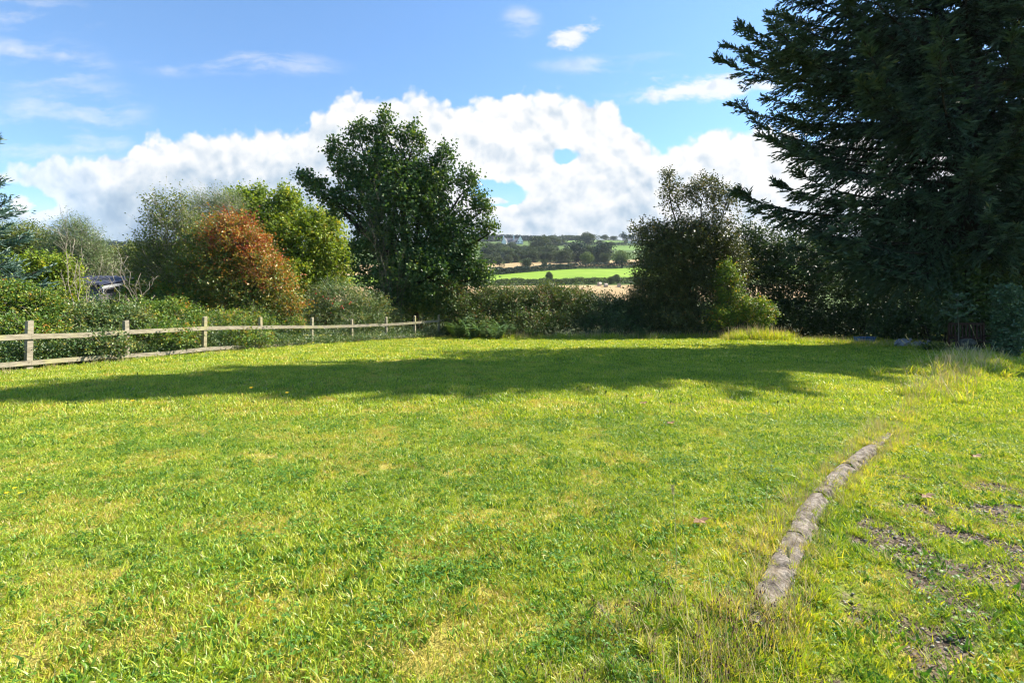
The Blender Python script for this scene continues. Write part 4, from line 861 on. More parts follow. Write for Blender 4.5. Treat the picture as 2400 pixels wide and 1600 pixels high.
def blobmesh(c, r, seed, amp=.25, n=14, fr=2.2):
    rng = np.random.default_rng(seed); th = np.linspace(0, np.pi, n); ph = np.linspace(0, 2 * np.pi, 2 * n, endpoint=False); T, H = np.meshgrid(th, ph, indexing='ij')
    d = np.stack([np.sin(T) * np.cos(H), np.sin(T) * np.sin(H), np.cos(T)], -1).reshape(-1, 3)
    w = 1 + amp * (vnoise(d[:, 0] * fr + seed * 3.1 + 9, d[:, 1] * fr + d[:, 2] * fr * 1.3 + 20, 1.0, 3) - .5) * 2
    V = np.array(c) + d * w[:, None] * np.array(r); m_ = 2 * n
    return V, np.array([[i * m_ + j, i * m_ + (j + 1) % m_, (i + 1) * m_ + (j + 1) % m_, (i + 1) * m_ + j] for i in range(n - 1) for j in range(m_)])
for px, Y, r, lab, sd_ in ((2115, 19.5, (.26, .2, .2), 'crumpled white plastic sack, left and larger of the two in the shade', 1), (2155, 19.2, (.3, .2, .15), 'crumpled white plastic sack, right and flatter of the two in the shade', 2)):
    c = gp(px, Y); V, Q = blobmesh(c + [0, 0, r[2] * .8], r, sd_, .5, 16, 3.2); o = empty('plastic_sack', tuple(c)); tag(o, lab, 'sack', 'white sacks dumped under the spruce')
    mesh('sack_body', V, Q, M['bag'], o); mb = MB(); q = c + [r[0] * .8, 0, r[2] * 1.2]; mb.tube([q, q + [.08, 0, .05], q + [.14, .02, .12]], [.05, .02, .06], 6); mb.build('knotted_neck', M['bag'], o)
def bench():
    c = gp(2264, 17.0); o = empty('garden_bench', tuple(c)); tag(o, 'old reddish slatted wooden bench in the shade under the spruce', 'bench'); ux = unit(np.array([1, -.25, 0])); uy = np.array([.24, .97, 0]); z = np.array([0, 0, 1.]); ax = [ux, uy, z]
    mb = MB(); mb.box(c + z * 1.02, (.52, .025, .035), ax); mb.box(c + z * .52, (.49, .02, .03), ax)
    for k in range(9): mb.box(c + ux * (-.42 + k * .105) + z * .77, (.022, .012, .212), ax)
    mb.build('backrest', M['redwood'], o)
    mb = MB()
    for k in range(4): mb.box(c - uy * (.09 + k * .1) + z * .43, (.5, .04, .012), ax)
    mb.build('seat', M['redwood'], o)
    for s in (-1, 1):
        for d, h in ((0, .5), (-.42, .3)):
            mb = MB(); mb.box(c + ux * s * .5 + uy * d + z * (h if d else .49), (.025, .03, h if d else .49), ax); mb.build('leg', M['redwood'], o)
        mb = MB(); mb.box(c + ux * s * .5 - uy * .22 + z * .62, (.03, .24, .018), ax); mb.build('armrest', M['redwood'], o)
bench()
ST = ['pale rounded stone at the front of the heap below the bench', 'largest grey stone of the heap below the bench', 'flat stone left of the largest in the heap', 'stone on top of the heap before the bench', 'dark stone at the right of the heap by the ivy', 'small stone lying nearest the kerb grass']
for i, (px, Y, r) in enumerate([(2262, 15.3, .15), (2275, 15.9, .24), (2250, 16.0, .18), (2268, 16.3, .2), (2290, 15.6, .17), (2248, 15.0, .1)]):
    c = gp(px, Y) + [0, 0, r * .5 + (.3 if i == 3 else 0)]; V, Q = blobmesh(c, (r * 1.2, r, r * .75), 20 + i, .22, 9); tag(mesh('stone', V, Q, M['stone'], None, smooth=True), ST[i], 'stone', 'stones heaped before the bench')
def sapling():
    c = gp(2247, 16.2); rng = np.random.default_rng(9); o = empty('sapling', tuple(c)); tag(o, 'young sapling with tiers of feathery leaves beside the bench', 'tree'); mb = MB(); top = P(2243, 697, 16.2); mb.tube([c, (c + top) / 2 + [.02, 0, 0], top], [.018, .012, .004], 5); PP, AA, LL = [], [], []
    for h, L, n_ in ((.93, .3, 6), (.80, .36, 6), (.62, .52, 8)):
        q = c + (top - c) * h
        for k in range(n_):
            az = k / n_ * 6.28 + h * 9; d = np.array([math.cos(az), math.sin(az), rng.uniform(.2, 1.0) if h < .9 else 1.0]); mb.tube([q, q + d * L * .6, q + d * L - [0, 0, .08]], [.006, .004, .002], 3)
            s = np.array([-d[1], d[0], 0])
            for t in np.linspace(.25, 1, 9):
                for sg in (-1, 1): PP.append(q + d * L * t - [0, 0, .08 * t * t]); AA.append(s * sg + d * .6 + rng.normal(size=3) * .35); LL.append(.13 - .05 * abs(t - .6))
    n_ = len(PP); V, Fc, R = leaves(np.array(PP), np.array(AA), rng.normal(size=(n_, 3)) * .8 + [0, -.6, .6], np.array(LL), .055, rng.random(n_)); mesh('leaves', V, Fc, M['ivy'], o, {'rnd': R}); mb.build('stem', M['bark'], o)
sapling()
def strap_plant(px, Y, n_, L, seed, label, m='ivy'):
    c = gp(px, Y); rng = np.random.default_rng(seed); mb = MB()
    for _ in range(n_):
        az = rng.uniform(0, 6.28); d = np.array([math.cos(az), math.sin(az), 0]); l = L * rng.uniform(.6, 1.1); s = np.array([-d[1], d[0], 0]) * .016; t = np.linspace(0, 1, 6)[:, None]
        Q = c + rng.normal(size=3) * [.08, .08, 0] + d * l * t * .7 + np.array([0, 0, 1.]) * l * (t * 1.1 - t ** 2 * rng.uniform(.6, 1.05)); w = np.array([.6, 1, 1, .9, .6, .05])[:, None]
        V = np.stack([Q - s * w, Q + s * w], 1).reshape(-1, 3); mb.add(V, [[2 * k, 2 * k + 1, 2 * k + 3, 2 * k + 2] for k in range(5)], rng.random())
    tag(mb.build('strap_leaf_plant', M[m]), label, 'plant', 'strap leaved plants in the shade')
strap_plant(2175, 17.6, 46, .8, 1, 'arching strap-leaved clump just right of the white sacks', 'olive'); strap_plant(2215, 17.0, 46, .85, 2, 'arching strap-leaved clump between sacks and sapling', 'olive'); strap_plant(2235, 16.5, 30, .6, 3, 'small strap-leaved clump at the foot of the sapling', 'fern')
plant('ivy_covered_stump', 'stump', 'upright stump smothered in ivy at the right edge', (15.8, 15.6, None), lobes_px([(2364, 700, 22, 28, 15.5), (2364, 750, 24, 40, 15.5), (2362, 800, 20, 36, 15.5), (2352, 690, 12, 16, 15.5)], 1.0), 'ivy', 1500, 6, 0.14, 0.065, 0.055, 270, 'darkbark', trunk=0.16, twigs=200, up=-.3, parts=('ivy', 'trunk'), rad=(.7, 1), spread=.03)

# ------------------------------------------------------------------ kerb
def kerb():
    rng = np.random.default_rng(8); segs = [(2.15, 2.95), (2.965, 3.6), (3.63, 4.3), (4.32, 4.95), (4.98, 5.7)]
    base = np.array([float(KX(3.7)), 3.7, 0]); o = empty('concrete_kerb', tuple(base)); tag(o, 'worn grey concrete kerb edging running diagonally through the grass', 'kerb')
    for a, b in segs:
        n = 40; y = np.linspace(a, b, n); x = KX(y) + 0.05 * (vnoise(y, y * 0 + 5, 1.3, 2) - .5); T = np.gradient(np.stack([x, y], 1), axis=0); T /= np.linalg.norm(T, axis=1, keepdims=True); Nn = np.stack([T[:, 1], -T[:, 0]], 1)
        sec = [(-.065, -.12), (-.062, .045), (-.048, .07), (-.02, .08), (.01, .08), (.036, .068), (.058, .04), (.07, .0), (.09, -.14)]; V = []
        for i in range(n):
            for s, h in sec:
                ns = (vnoise(x[i] * 14 + s * 60, y[i] * 14 + h * 50, 1.0, 3) - .5) * .036; V.append([x[i] + Nn[i, 0] * (s + ns), y[i] + Nn[i, 1] * (s + ns), .005 + h + ns * .8 - .012 * abs(i / n - .5) - .05 * max(0., (2.75 - y[i])) - .05 * max(0., y[i] - 4.8)])
        k = len(sec); Q = [[i * k + j, i * k + j + 1, (i + 1) * k + j + 1, (i + 1) * k + j] for i in range(n - 1) for j in range(k - 1)]; mb = MB(); mb.add(V, Q + [[j, j + 1, k - 1 - j - 1, k - 1 - j] for j in range(k // 2 - 1)]); mb.build('kerb_block', M['kerb'], o, smooth=False)
def kerbmat():
    m, g = mat('weathered_concrete'); pos = g.n('ShaderNodeNewGeometry').outputs['Position']; n = g.noise(pos, 18.0, 7.0, .72); v = g.n('ShaderNodeTexVoronoi', dict(feature='DISTANCE_TO_EDGE'), Vector=g.n('ShaderNodeVectorMath', dict(operation='ADD'), i0=pos, i1=g.noise(pos, 9, 3, out=1)).outputs[0], Scale=7.0).outputs['Distance']
    c = g.ramp(n, [(.32, (.055, .044, .034)), (.48, (.165, .138, .11)), (.66, (.32, .28, .235))]); c = g.mix(g.mapr(v, .0, .03, .8, 0), c, (.05, .04, .03))
    c = g.mix(g.mapr(g.noise(pos, 6, 4), .55, .7, 0, .6), c, (.22, .17, .10)); p = g.n('ShaderNodeBsdfPrincipled', Base_Color=c, Roughness=.95, Specular_IOR_Level=.15); b = g.n('ShaderNodeBump', Strength=.9, Distance=.015, Height=n); g.t.links.new(b.outputs[0], p.inputs['Normal']); g.n('ShaderNodeOutputMaterial', Surface=p.outputs[0]); return m
M['kerb'] = kerbmat(); kerb()

# ------------------------------------------------------------------ grass
def blade_set(rng, n, rad, L, W, lean, m_segs=2, curl=0.5, flat=0.0, r=(0, 1)):
    """grass blades -> V F rnd ; L=(lo,hi)"""
    a = rng.uniform(0, 6.28, n); rr = rad * np.sqrt(rng.random(n)); B = np.stack([np.cos(a) * rr, np.sin(a) * rr, 0 * a - .006], 1)
    az = rng.uniform(0, 6.28, n); d = np.stack([np.cos(az), np.sin(az), 0 * az], 1); ln = rng.uniform(*L, n)[:, None]; le = rng.uniform(lean[0], lean[1], n)[:, None]
    t = [0, .5, 1.0] if m_segs == 2 else [0, .34, .68, 1.0]; s = np.stack([-d[:, 1], d[:, 0], 0 * az], 1); s = unit(s + rng.normal(size=(n, 3)) * .5) * (rng.uniform(.6, 1.2, n) * W / 2)[:, None]
    rows = []
    for k in t:
        q = B + d * ln * le * (k * (1 - curl) + curl * k * k) + np.array([0, 0, 1.]) * ln * np.sqrt(np.maximum(1 - le ** 2 * .8, .05)) * (k - .35 * curl * le * k * k); w = [1, 1.0, .12] if m_segs == 2 else [.8, 1, .8, .1]
        rows.append((q, w[t.index(k)]))
    V = np.stack([x for q, w in rows for x in (q - s * w, q + s * w)], 1).reshape(-1, 3); b = np.arange(n)[:, None] * 2 * len(t)
    Fc = np.concatenate([b + np.array([[2 * k, 2 * k + 1, 2 * k + 3, 2 * k + 2]]) for k in range(len(t) - 1)])
    return V, Fc, np.repeat(np.clip(rng.uniform(r[0], r[1], n), 0, 1), 2 * len(t))
def proto(name, sets, mats):
    V = []; Fq = []; R = []; mi = []; c = 0
    for (v, f, r), k in sets:
        V.append(v); Fq.append((f + c, k)); R.append(r); c += len(v)
    shapes = {}
    for f, k in Fq: shapes.setdefault(f.shape[1], []).append((f, k))
    fs = []; mi = []
    for sh in sorted(shapes):
        fs.append(np.vstack([f for f, _ in shapes[sh]])); mi.append(np.concatenate([np.full(len(f), k) for f, k in shapes[sh]]))
    return mesh(name, np.vstack(V), fs, mats, None, {'rnd': np.concatenate(R)}, True, np.concatenate(mi), link=False)
def scatter(name, label, protos, pos, scl, idx, rng, tilt=0.12, cat=None, rotz=None):
    n = len(pos); me = bpy.data.meshes.new(name); me.vertices.add(n); me.vertices.foreach_set('co', np.asarray(pos, np.float32).ravel())
    rot = np.stack([rng.normal(size=n) * tilt, rng.normal(size=n) * tilt, rng.uniform(0, 6.28, n) if rotz is None else rotz], 1).astype(np.float32)
    a = me.attributes.new('rot', 'FLOAT_VECTOR', 'POINT'); a.data.foreach_set('vector', rot.ravel())
    a = me.attributes.new('scl', 'FLOAT', 'POINT'); a.data.foreach_set('value', np.asarray(scl, np.float32))
    a = me.attributes.new('idx', 'INT', 'POINT'); a.data.foreach_set('value', np.asarray(idx, np.int32))
    o = bpy.data.objects.new(name, me); COL.objects.link(o); tag(o, label, cat, kind='stuff')
    t = bpy.data.node_groups.new(name + '_scatter', 'GeometryNodeTree'); t.interface.new_socket('Geometry', in_out='INPUT', socket_type='NodeSocketGeometry'); t.interface.new_socket('Geometry', in_out='OUTPUT', socket_type='NodeSocketGeometry')
    N = t.nodes.new; gi, go = N('NodeGroupInput'), N('NodeGroupOutput'); jn = N('GeometryNodeJoinGeometry')
    for p in reversed(protos):
        oi = N('GeometryNodeObjectInfo'); oi.inputs['Object'].default_value = p; oi.inputs['As Instance'].default_value = False
        gt = N('GeometryNodeGeometryToInstance'); t.links.new(oi.outputs['Geometry'], gt.inputs[0]); t.links.new(gt.outputs[0], jn.inputs[0])
    iop = N('GeometryNodeInstanceOnPoints'); iop.inputs['Pick Instance'].default_value = True; t.links.new(gi.outputs[0], iop.inputs['Points']); t.links.new(jn.outputs[0], iop.inputs['Instance'])
    for nm, ty, sk in (('rot', 'FLOAT_VECTOR', 'Rotation'), ('scl', 'FLOAT', 'Scale'), ('idx', 'INT', 'Instance Index')):
        na = N('GeometryNodeInputNamedAttribute'); na.data_type = ty; na.inputs['Name'].default_value = nm; t.links.new(na.outputs['Attribute'], iop.inputs[sk])
    t.links.new(iop.outputs[0], go.inputs[0]); md = o.modifiers.new('scatter', 'NODES'); md.node_group = t; return o
rg = np.random.default_rng(77)
def pts(n_per, y0, y1, side=1.16, extra=1.5, fn=None, xr=None):
    X1 = side * y1 + extra; X2 = min(34, 1.9 * y1 + 4); n = int(n_per * (X1 + X2) * (y1 - y0)); x = rg.uniform(-X1, X2, n); y = rg.uniform(y0, y1, n)
    k = (np.abs(x) < side * y + extra) | ((x > 0) & (x < 1.9 * y + 4) & (y > 2))
    k &= (x > FX(y) + 0.1) & (x < 34)
    if fn is not None: k &= rg.random(n) < fn(x, y)
    x, y = x[k], y[k]; return np.stack([x, y, zl(x, y) + .008], 1)
def lawn_grass():
    gr = [M['grass'], M['weed'], M['straw'], M['moss']]
    near = [proto('short_tuft', [(blade_set(rg, 54, .08, (.016, .042), .0038, (.45, 1), 2, .5, r=(0.1 * i, .75 + .08 * i)), 0), (blade_set(rg, 4, .08, (.015, .04), .003, (.6, 1), 2), 2)], gr) for i in range(3)]
    near += [proto('plantain_tuft', [(blade_set(rg, 16, .07, (.02, .05), .004, (.3, .9), 2), 0), (blade_set(rg, 15, .04, (.022, .05), .0088, (.45, 1), 3, .8, r=(.3 * i, .7 + .3 * i)), 1)], gr) for i in range(2)]
    near += [proto('moss_tuft', [(blade_set(rg, 60, .085, (.010, .026), .0036, (.3, .95), 2, .3), 3), (blade_set(rg, 16, .08, (.02, .05), .0035, (.3, .9), 2), 0), (blade_set(rg, 5, .08, (.015, .04), .003, (.5, .98), 2), 2)], gr)]
    def clover(n, rad, r, h):
        a = rg.uniform(0, 6.28, n); q = rad * np.sqrt(rg.random(n)); Pq = np.stack([np.cos(a) * q, np.sin(a) * q, rg.uniform(.2, 1, n) * h], 1); out = []
        for k in range(3):
            b = a + k * 2.09; out.append((Pq, np.stack([np.cos(b), np.sin(b), 0 * b + .15], 1)))
        PP = np.vstack([o_[0] for o_ in out]); AA = np.vstack([o_[1] for o_ in out]); m_ = len(PP)
        V, Fc, R_ = leaves(PP, AA, np.array([.1, 0, 1.]) + rg.normal(size=(m_, 3)) * .35, r * rg.uniform(.7, 1.3, m_), r * .95, np.tile(rg.random(n), 3), .05)
        return V, Fc, R_
    near += [proto('clover_tuft', [(clover(18, .085, .0105, .03), 1), (blade_set(rg, 34, .08, (.02, .045), .0038, (.4, .95), 2), 0)], gr)]
    def choose(p, extra=0.0):
        ms = moss_f(p[:, 0], p[:, 1]); r = rg.random(len(p)); wd = np.clip((vnoise(p[:, 0] + 80, p[:, 1], 8.0, 3) - .42) * 3.2, 0.14, .55)
        idx = rg.integers(0, 3, len(p)); w_ = r < wd; idx[w_] = rg.integers(3, 5, w_.sum()); idx[rg.random(len(p)) < ms * .42] = 5
        if extra: idx[(rg.random(len(p)) < np.clip((vnoise(p[:, 0] + 11, p[:, 1] + 41, 4.0, 3) - .5) * 3, .05, .26) * np.where(p[:, 0] > KX(p[:, 1]), .35, 1)) & (idx < 5)] = 6
        kp = (idx == 5) | (rg.random(len(p)) > ms * .2)
        return idx, kp
    keep = lambda x, y: 1 - .84 * np.clip(bare_f(x, y), 0, 1)
    p = pts(500, .7, 6.5, fn=keep); hh = 0.62 + .7 * vnoise(p[:, 0], p[:, 1], 1.7, 3)
    right = p[:, 0] > KX(p[:, 1]) + .1
    ix, kp = choose(p, 1); scatter('grass', 'mown rough lawn grass with plantain and moss in the foreground', near, p[kp], (hh * rg.uniform(.7, 1.35, len(p)) * np.where(right, 1.1, 1))[kp], ix[kp], rg)
    mid = [proto('wide_tuft', [(blade_set(rg, 60, .15, (.03, .07), .0075, (.3, .95), 2, .5, r=(.1 * i, .8 + .07 * i)), 0), (blade_set(rg, 10, .15, (.02, .05), .006, (.4, 1), 2), 2)], gr) for i in range(3)]
    mid += [proto('wide_plantain_tuft', [(blade_set(rg, 36, .15, (.02, .06), .007, (.3, .9), 2), 0), (blade_set(rg, 14, .10, (.035, .07), .013, (.4, .98), 2, .8), 1)], gr) for i in range(2)]
    mid += [proto('wide_moss_tuft', [(blade_set(rg, 60, .16, (.012, .035), .007, (.2, .9), 2, .3), 3), (blade_set(rg, 12, .16, (.02, .05), .007, (.3, .9), 2), 0)], gr)]
    p = pts(120, 6.3, 13.5); ix, kp = choose(p); scatter('grass', 'lawn grass across the middle of the lawn around the shadow edge', mid, p[kp], rg.uniform(.65, 1.3, kp.sum()), ix[kp], rg)
    far = [proto('far_tuft', [(blade_set(rg, 90, .30, (.035, .075), .014, (.2, .9), 2, .5, r=(.1 * i, .8 + .07 * i)), 0), (blade_set(rg, 14, .3, (.02, .05), .01, (.4, 1), 2), 2)], gr) for i in range(3)]
    far += [proto('far_weed_tuft', [(blade_set(rg, 70, .3, (.03, .07), .013, (.3, .9), 2), 0), (blade_set(rg, 14, .25, (.04, .08), .02, (.5, .98), 2, .8), 1)], gr) for i in range(2)]
    far += [proto('far_moss_tuft', [(blade_set(rg, 70, .3, (.015, .04), .013, (.2, .9), 2, .3), 3), (blade_set(rg, 26, .3, (.02, .05), .013, (.3, .9), 2), 0)], gr)]
    p = pts(26, 13.0, 28.5, side=1.08, extra=1); ix, kp = choose(p); scatter('grass', 'lawn grass at the far end of the garden', far, p[kp], rg.uniform(.65, 1.35, kp.sum()), ix[kp], rg)
    pb = []
    for i in range(3):
        V, Q = blobmesh((0, 0, .002), (.012, .009, .006), 40 + i, .3, 5); pb.append(mesh('pebble', V, Q, M['pebble'], None, {'rnd': np.full(len(V), .5)}, True, link=False))
    n = 7000; x = rg.uniform(1.2, 5.5, n); y = rg.uniform(.8, 5, n); k = rg.random(n) < bare_f(x, y) ** 2; x, y = x[k], y[k]
    scatter('gravel', 'small loose stones in the worn bare patches right of the kerb', pb, np.stack([x, y, zl(x, y) + .004], 1), rg.uniform(.25, 1.0, len(x)), rg.integers(0, 3, len(x)), rg, .5)
    # long grass along the kerb and lawn edges
    def heads(n, rad, L, stem=.0022, hd=.006, hl=.06, lean=(0.05, .5)):
        a = rg.uniform(0, 6.28, n); r = rad * np.sqrt(rg.random(n)); B = np.stack([np.cos(a) * r, np.sin(a) * r, 0 * a], 1); az = rg.uniform(0, 6.28, n); d = np.stack([np.cos(az), np.sin(az), 0 * az], 1); l = rg.uniform(*L, n)[:, None]; le = rg.uniform(*lean, n)[:, None]
        E = B + d * l * le + np.array([0, 0, 1.]) * l * (1 - le * .3); V1, F1 = prisms(B, E, stem, stem * .6); V2, F2 = prisms(E, E + unit(E - B) * hl, hd, hd * .4); return (V1, F1, np.repeat(rg.random(n), 6)), (V2, F2, np.repeat(rg.random(n) * .4, 6))
    lg = [M['grass'], M['weed'], M['straw'], M['seed']]; longp = []
    for i in range(4):
        h1, h2 = heads(5 + i * 2, .07, (.14, .30)); longp.append(proto('long_tuft', [(blade_set(rg, 44, .07, (.07, .19), .0078, (.2, .9), 3, .6, r=(.3, 1)), 0), (blade_set(rg, [5, 9, 16, 26][i], .08, (.06, .16), .0058, (.2, .95), 3, .6), 2), (h1, 2)], lg))
    h1, h2 = heads(7, .06, (.10, .19), .0018, .0058, .016, (.05, .4)); longp.append(proto('ribwort_tuft', [(blade_set(rg, 12, .04, (.07, .16), .014, (.3, .9), 3, .7), 1), (blade_set(rg, 30, .07, (.05, .14), .004, (.2, .9), 3, .6), 0), (blade_set(rg, 14, .08, (.06, .14), .0035, (.2, .95), 3, .6), 2), (h1, 0), (h2, 3)], lg))
    longp.append(proto('green_tuft', [(blade_set(rg, 60, .07, (.05, .16), .0072, (.2, .9), 3, .6, r=(.25, .95)), 0), (blade_set(rg, 6, .08, (.05, .13), .005, (.3, .95), 3, .6), 2)], lg))
    yk = lambda n, a, b, e=1.0: a + (b - a) * rg.random(n) ** e
    P1 = []; I1 = []; S1 = []
    def strip(n, y0, y1, off, sd_, ids, s, zo=0.0, e=1.0):
        y = yk(n, y0, y1, e); x = KX(y) + off + rg.normal(size=n) * sd_; k = x > -30; P1.append(np.stack([x, y, zl(x, y) + zo], 1)); I1.append(rg.choice(ids, n)); S1.append(rg.uniform(.6, 1.25, n) * s)
    strip(150, 1.7, 6.0, -.17, .05, [5, 5, 0, 2], .8); strip(130, 1.9, 6.0, .2, .05, [5, 5, 5, 0], .85); strip(150, 2.0, 7, -.30, .12, [5, 5, 0], .55); strip(100, 2.2, 7, .42, .14, [5], .6)
    strip(150, 1.15, 2.25, .0, .13, [0, 1, 2, 4, 4, 4], .85); strip(130, 1.0, 2.3, -.35, .22, [0, 0, 4, 4], .75); strip(60, 2.3, 5.8, .0, .06, [5, 5, 2, 3], .5, .03); [strip(4, c - .04, c + .04, .0, .06, [0, 1, 2], .8, .02) for c in (2.76, 3.3, 3.8, 4.38, 4.98, 5.6)]; strip(80, 2.3, 5.4, .12, .03, [2, 3, 3], .5); strip(50, 2.2, 5.0, -.1, .03, [2, 3, 3], .5)
    strip(260, 5.2, 12, -.0, .12, [5, 5, 0, 1, 2], 1.0, e=.8); strip(380, 7.5, 15, .1, .3, [5, 5, 5, 5, 0, 1], 1.9); strip(320, 10.5, 16.5, .1, .6, [5, 5, 5, 0], 2.7)
    x = rg.uniform(2.0, 5.5, 70); y = rg.uniform(1.5, 4.5, 70); k = x > KX(y) + .35; x, y = x[k], y[k]; P1.append(np.stack([x, y, zl(x, y)], 1)); I1.append(rg.choice([0, 0, 1], len(x))); S1.append(rg.uniform(.35, .75, len(x)))
    x = rg.uniform(-4, 1.2, 120); y = rg.uniform(1.2, 5.5, 120); P1.append(np.stack([x, y, zl(x, y)], 1)); I1.append(rg.choice([0, 0, 0, 4], 120)); S1.append(rg.uniform(.25, .5, 120))
    scatter('long_grass', 'unmown tufts of green and straw grass along the kerb', longp, np.vstack(P1), np.concatenate(S1) * .72, np.concatenate(I1), rg, .1)
    # rank grass at the far edge of the lawn, mound under the spruce, foot of fence
    h1, _ = heads(3, .3, (.4, .8), .005, .01, .1); h3, _ = heads(5, .3, (.4, .7), .005, .01, .1)
    rank = [proto('rank_tuft', [(blade_set(rg, 60, .28, (.2, .5), .016, (.1, .7), 3, .6, r=(.2, .9)), 0), (h1, 2)], lg), proto('rank_dry_tuft', [(blade_set(rg, 46, .28, (.2, .5), .016, (.1, .7), 3, .6), 0), (blade_set(rg, 16, .28, (.2, .55), .013, (.1, .8), 3, .6), 2), (h3, 2)], lg)]
    Pf = []
    n = 330; px = rg.uniform(1180, 1800, n); Y = 26.0 + rg.normal(size=n) * .45; Pf.append((np.stack([(px - 1200) / F * Y, Y, 0 * Y], 1), rg.uniform(.5, 1.0, n), rg.choice([0, 0, 1], n)))
    n = 120; px = rg.uniform(1700, 1860, n); Y = rg.uniform(23.4, 26.5, n); z = .5 * np.exp(-((px - 1770) / 60) ** 2); Pf.append((np.stack([(px - 1200) / F * Y, Y, z * .4], 1), rg.uniform(.7, 1.25, n), rg.choice([0, 0, 1], n)))
    n = 230; px = rg.uniform(1850, 2230, n); Y = np.interp(px, [1850, 2230], [23.5, 18.5]) + rg.normal(size=n) * .5; Pf.append((np.stack([(px - 1200) / F * Y, Y, 0 * Y], 1), rg.uniform(.3, .75, n), rg.choice([0, 0, 1], n)))
    n = 300; Y = rg.uniform(8, 27, n); Pf.append((np.stack([FX(Y) + .05 + np.abs(rg.normal(size=n)) * .35, Y, 0 * Y], 1), rg.uniform(.12, .42, n), rg.choice([0, 1, 1], n)))
    scatter('rank_grass', 'tall rank grass round the edges of the lawn', rank, np.vstack([q[0] for q in Pf]), np.concatenate([q[1] for q in Pf]), np.concatenate([q[2] for q in Pf]), rg, .1)
M['pebble'] = plain('pebbles', (0.10, 0.085, 0.07), (0.36, 0.33, 0.29), 25, .8, 0)
M['seed'] = plain('brown_seed_heads', (0.045, 0.022, 0.014), (0.14, 0.075, 0.045), 40, .9, 0)
lawn_grass()
def undergrowth():
    rng = np.random.default_rng(55); n = 7600; Y = rng.uniform(7, 28.8, n); t = rng.random(n)
    front = np.interp(Y, [7, 17, 19, 22, 25, 29], [-.12, -.12, .4, .75, .6, .4]); X = FX(Y) + (-.9 + (front + .9) * t)
    hh = np.interp(t * (front + .9) - .9, [-.9, -.15, .1, .8], [.9, .58, .34, .2]) * (.5 + vnoise(X, Y, .9, 3)) * np.interp(Y, [7, 17, 19, 25, 31], [.75, .75, 1.1, .9, .7]); z = hh * rng.random(n) ** .6
    S0 = np.stack([X, Y, z], 1); D = unit(rng.normal(size=(n, 3)) * .6 + [.3, -.1, .5]); K = 8; tt = rng.random((n, K, 1)); Pp = S0[:, None] + D[:, None] * tt * .25 + rng.normal(size=(n, K, 3)) * .04; Pp[..., 2] = np.maximum(Pp[..., 2], .01)
    A = rng.normal(size=(n, K, 3)) + D[:, None] * .5; N_ = rng.normal(size=(n, K, 3)) * .7 + [.3, -.2, .8]
    V, Fc, R = leaves(Pp.reshape(-1, 3), A.reshape(-1, 3), N_.reshape(-1, 3), .055 * rng.uniform(.6, 1.4, n * K), .042 * rng.uniform(.6, 1.3, n * K), np.clip(np.repeat(rng.random(n) * .6, K) + rng.random(n * K) * .4, 0, 1))
    tag(mesh('undergrowth', V, Fc, M['bramble2'], None, {'rnd': R}), 'low tangle of bramble and bindweed along the foot of the fence', kind='stuff')
M['bramble2'] = leafmat('undergrowth_leaves', [(0.0, (0.03, 0.08, 0.025)), (0.5, (0.08, 0.145, 0.04)), (0.85, (0.18, 0.23, 0.06)), (1.0, (0.36, 0.33, 0.12))], 0.32, 0.4, 0.6, 1.2, 0.35)
undergrowth()

# ------------------------------------------------------------------ small single things on the lawn
M['petal'] = plain('yellow_petals', (0.75, 0.45, 0.01), (0.8, 0.55, 0.02), 20, .6, 0); M['stalk'] = plain('green_stalk', (0.10, 0.17, 0.03), (0.2, 0.26, 0.06), 20, .6, 0)
M['deadleaf'] = plain('dead_leaf', (0.13, 0.065, 0.03), (0.28, 0.16, 0.07), 30, .7, .2); M['strawstalk'] = plain('straw_stalk', (0.4, 0.33, 0.18), (0.6, 0.52, 0.33), 20, .7, 0)
def gy(py): return HC * F / (py - HY)
def flower(px, py, h, label, r=.016):
    Y = gy(py) * (1 - h / HC); x = (px - 1200) / F * Y; c = np.array([x, Y, float(zl(x, Y))]); o = empty('yellow_flower', tuple(c)); tag(o, label, 'flower', 'yellow hawkbit flowers in the lawn')
    e = c + [.01, 0, h]; mb = MB(); mb.tube([c, (c + e) / 2 + [.005, 0, 0], e], [.002, .0016, .0014], 4); mb.build('stem', M['stalk'], o); n = 16; a = np.arange(n) / n * 6.28; d = np.stack([np.cos(a), np.sin(a), .35 + 0 * a], 1)
    V, Fc, R = leaves(np.tile(e, (n, 1)), d, np.tile([0, 0, 1.], (n, 1)), r, r * .45, a * 0); mesh('petals', V, Fc, M['petal'], o)
for q in ((65, 1131, .09, 'yellow flower at the left, highest of four'), (31, 1151, .07, 'yellow flower left of centre in the group of four'), (44, 1163, .06, 'yellow flower lowest right in the group of four'), (12, 1163, .06, 'yellow flower nearest the left edge of the picture'),
          (309, 946, .3, 'tall yellow flower at the shadow edge on the left', .03), (587, 913, .3, 'tall yellow flower standing in the shadow band', .03), (671, 924, .25, 'yellow flower right of the one in the shadow band', .03)): flower(q[0], q[1], q[2], q[3], q[4] if len(q) > 4 else .016)
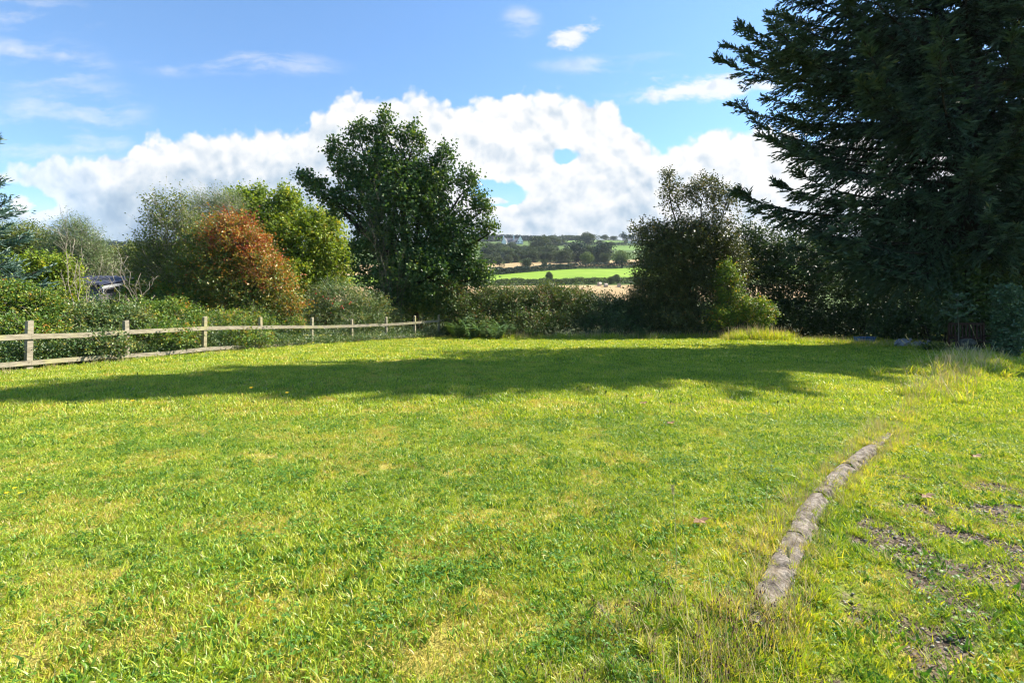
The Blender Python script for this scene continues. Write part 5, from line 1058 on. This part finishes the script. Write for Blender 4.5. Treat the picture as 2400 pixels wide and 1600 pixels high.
def stalk(name, label, px, py, tx, ty, hl, group, m='strawstalk', hr=.009, r=.0025):
    Y = gy(py); c = np.array([(px - 1200) / F * Y, Y, 0.]); c[2] = float(zl(c[0], c[1])); e = P(tx, ty, Y - .1); o = empty(name, tuple(c)); tag(o, label, 'grass stalk', group); t = np.linspace(0, 1, 8)[:, None]
    Q = c + (e - c) * t + (e - c) * [1, 0, 0] * (t * t - t) * .5; mb = MB(); mb.tube(Q, np.linspace(r, r * .6, 8), 5); mb.build('stem', M[m], o)
    d = unit(Q[-1] - Q[-2]); rng = np.random.default_rng(int(px)); n = 60; s = rng.random(n); p = Q[-1] + d * hl * s[:, None]
    V, Fc, R = leaves(p, d + rng.normal(size=(n, 3)) * .35, rng.normal(size=(n, 3)), .022, hr, s); mesh('seed_head', V, Fc, M[m], o)
G_ = 'tall seeding grass stalks by the kerb'
for q in ((2168, 888, 2122, 806, 'tallest straw stalk bending left over the shaded lawn'), (2172, 884, 2130, 796, 'straw stalk leaning left just right of the tallest'), (2165, 880, 2160, 850, 'short nodding stalk at the foot of the two tallest'), (2250, 872, 2226, 812, 'straw stalk leaning left before the stone heap'), (2300, 850, 2278, 770, 'straw stalk curving over in front of the bench'), (2092, 905, 2087, 880, 'short pale stalk at the shadow edge left of the tallest'), (2320, 860, 2310, 812, 'straw stalk with drooping head left of the ivy stump')):
    stalk('grass_stalk', q[4], q[0], q[1], q[2], q[3], .13, G_)
for i, q in enumerate(((1585, 1360, 1578, 1160, 'slender pale stalk standing alone in the foreground lawn'), (1862, 1480, 1850, 1310, 'white straw stalk upright before the near end of the kerb'), (1480, 1600, 1420, 1440, 'long grass stem arching left at the bottom centre'), (1520, 1448, 1610, 1452, 'dry stalk lying nearly flat above the ribwort heads'))):
    stalk('grass_stalk', q[4], q[0], q[1], q[2], q[3], .05, 'single stalks in the foreground', hr=.004, r=.0018)
rs = np.random.default_rng(12)
for i in range(34):
    px = rs.uniform(120, 2050); py = rs.uniform(880, 985); Y = gy(py); h = rs.uniform(.16, .34); ty = HY + (HC - h) * F / Y
    stalk('grass_stalk', 'one of the thin wiry stalks standing above the lawn along the shadow edge', px, py, px + rs.uniform(-14, 8), ty, .03, 'thin wiry stalks along the shadow edge', 'stalk', .006, .0035)
for px, py, lab in ((2147, 866, 'brown fallen leaf in the shade left of the kerb grass'), (1640, 1251, 'brown fallen leaf on the open lawn left of the kerb'), (1571, 1007, 'small orange leaf on the lawn beyond the kerb'), (2287, 1076, 'reddish leaf on the grass right of the kerb'), (1508, 957, 'tiny brown leaf just inside the sunlit lawn below the shadow'), (2170, 1173, 'brown leaf between the tufts right of the kerb')):
    Y = gy(py); c = np.array([(px - 1200) / F * Y, Y, 0.]); c[2] = float(zl(c[0], Y)) + .055; th = np.linspace(0, 6.283, 13)[:-1]; r = .034 * (1 + .35 * np.cos(th * 5)); V = np.stack([np.cos(th) * r * 1.3, np.sin(th) * r, .012 * np.cos(th * 2) + .01 * np.sin(th * 3)], 1) + c
    V = np.vstack([V, c + [0, 0, .004]]); o = mesh('fallen_leaf', V, [[i, (i + 1) % 12, 12] for i in range(12)], M['deadleaf']); tag(o, lab, 'leaf', 'fallen leaves on the lawn'); sm = o.modifiers.new('thick', 'SOLIDIFY'); sm.thickness = .001

# ------------------------------------------------------------------ air
def air():
    mb = MB(); mb.box((0, 950, 80), (1700, 1250, 122)); o = mb.build('haze', M['haze'], attr=False); tag(o, kind='stuff'); tag(o, 'thin summer haze over the valley')
m, g = mat('thin_haze'); pv = g.n('ShaderNodeVolumePrincipled', Color=(0.80, 0.88, 1.0, 1), Density=HAZE); g.n('ShaderNodeOutputMaterial', Volume=pv.outputs[0]); M['haze'] = m
if HAZE: air()
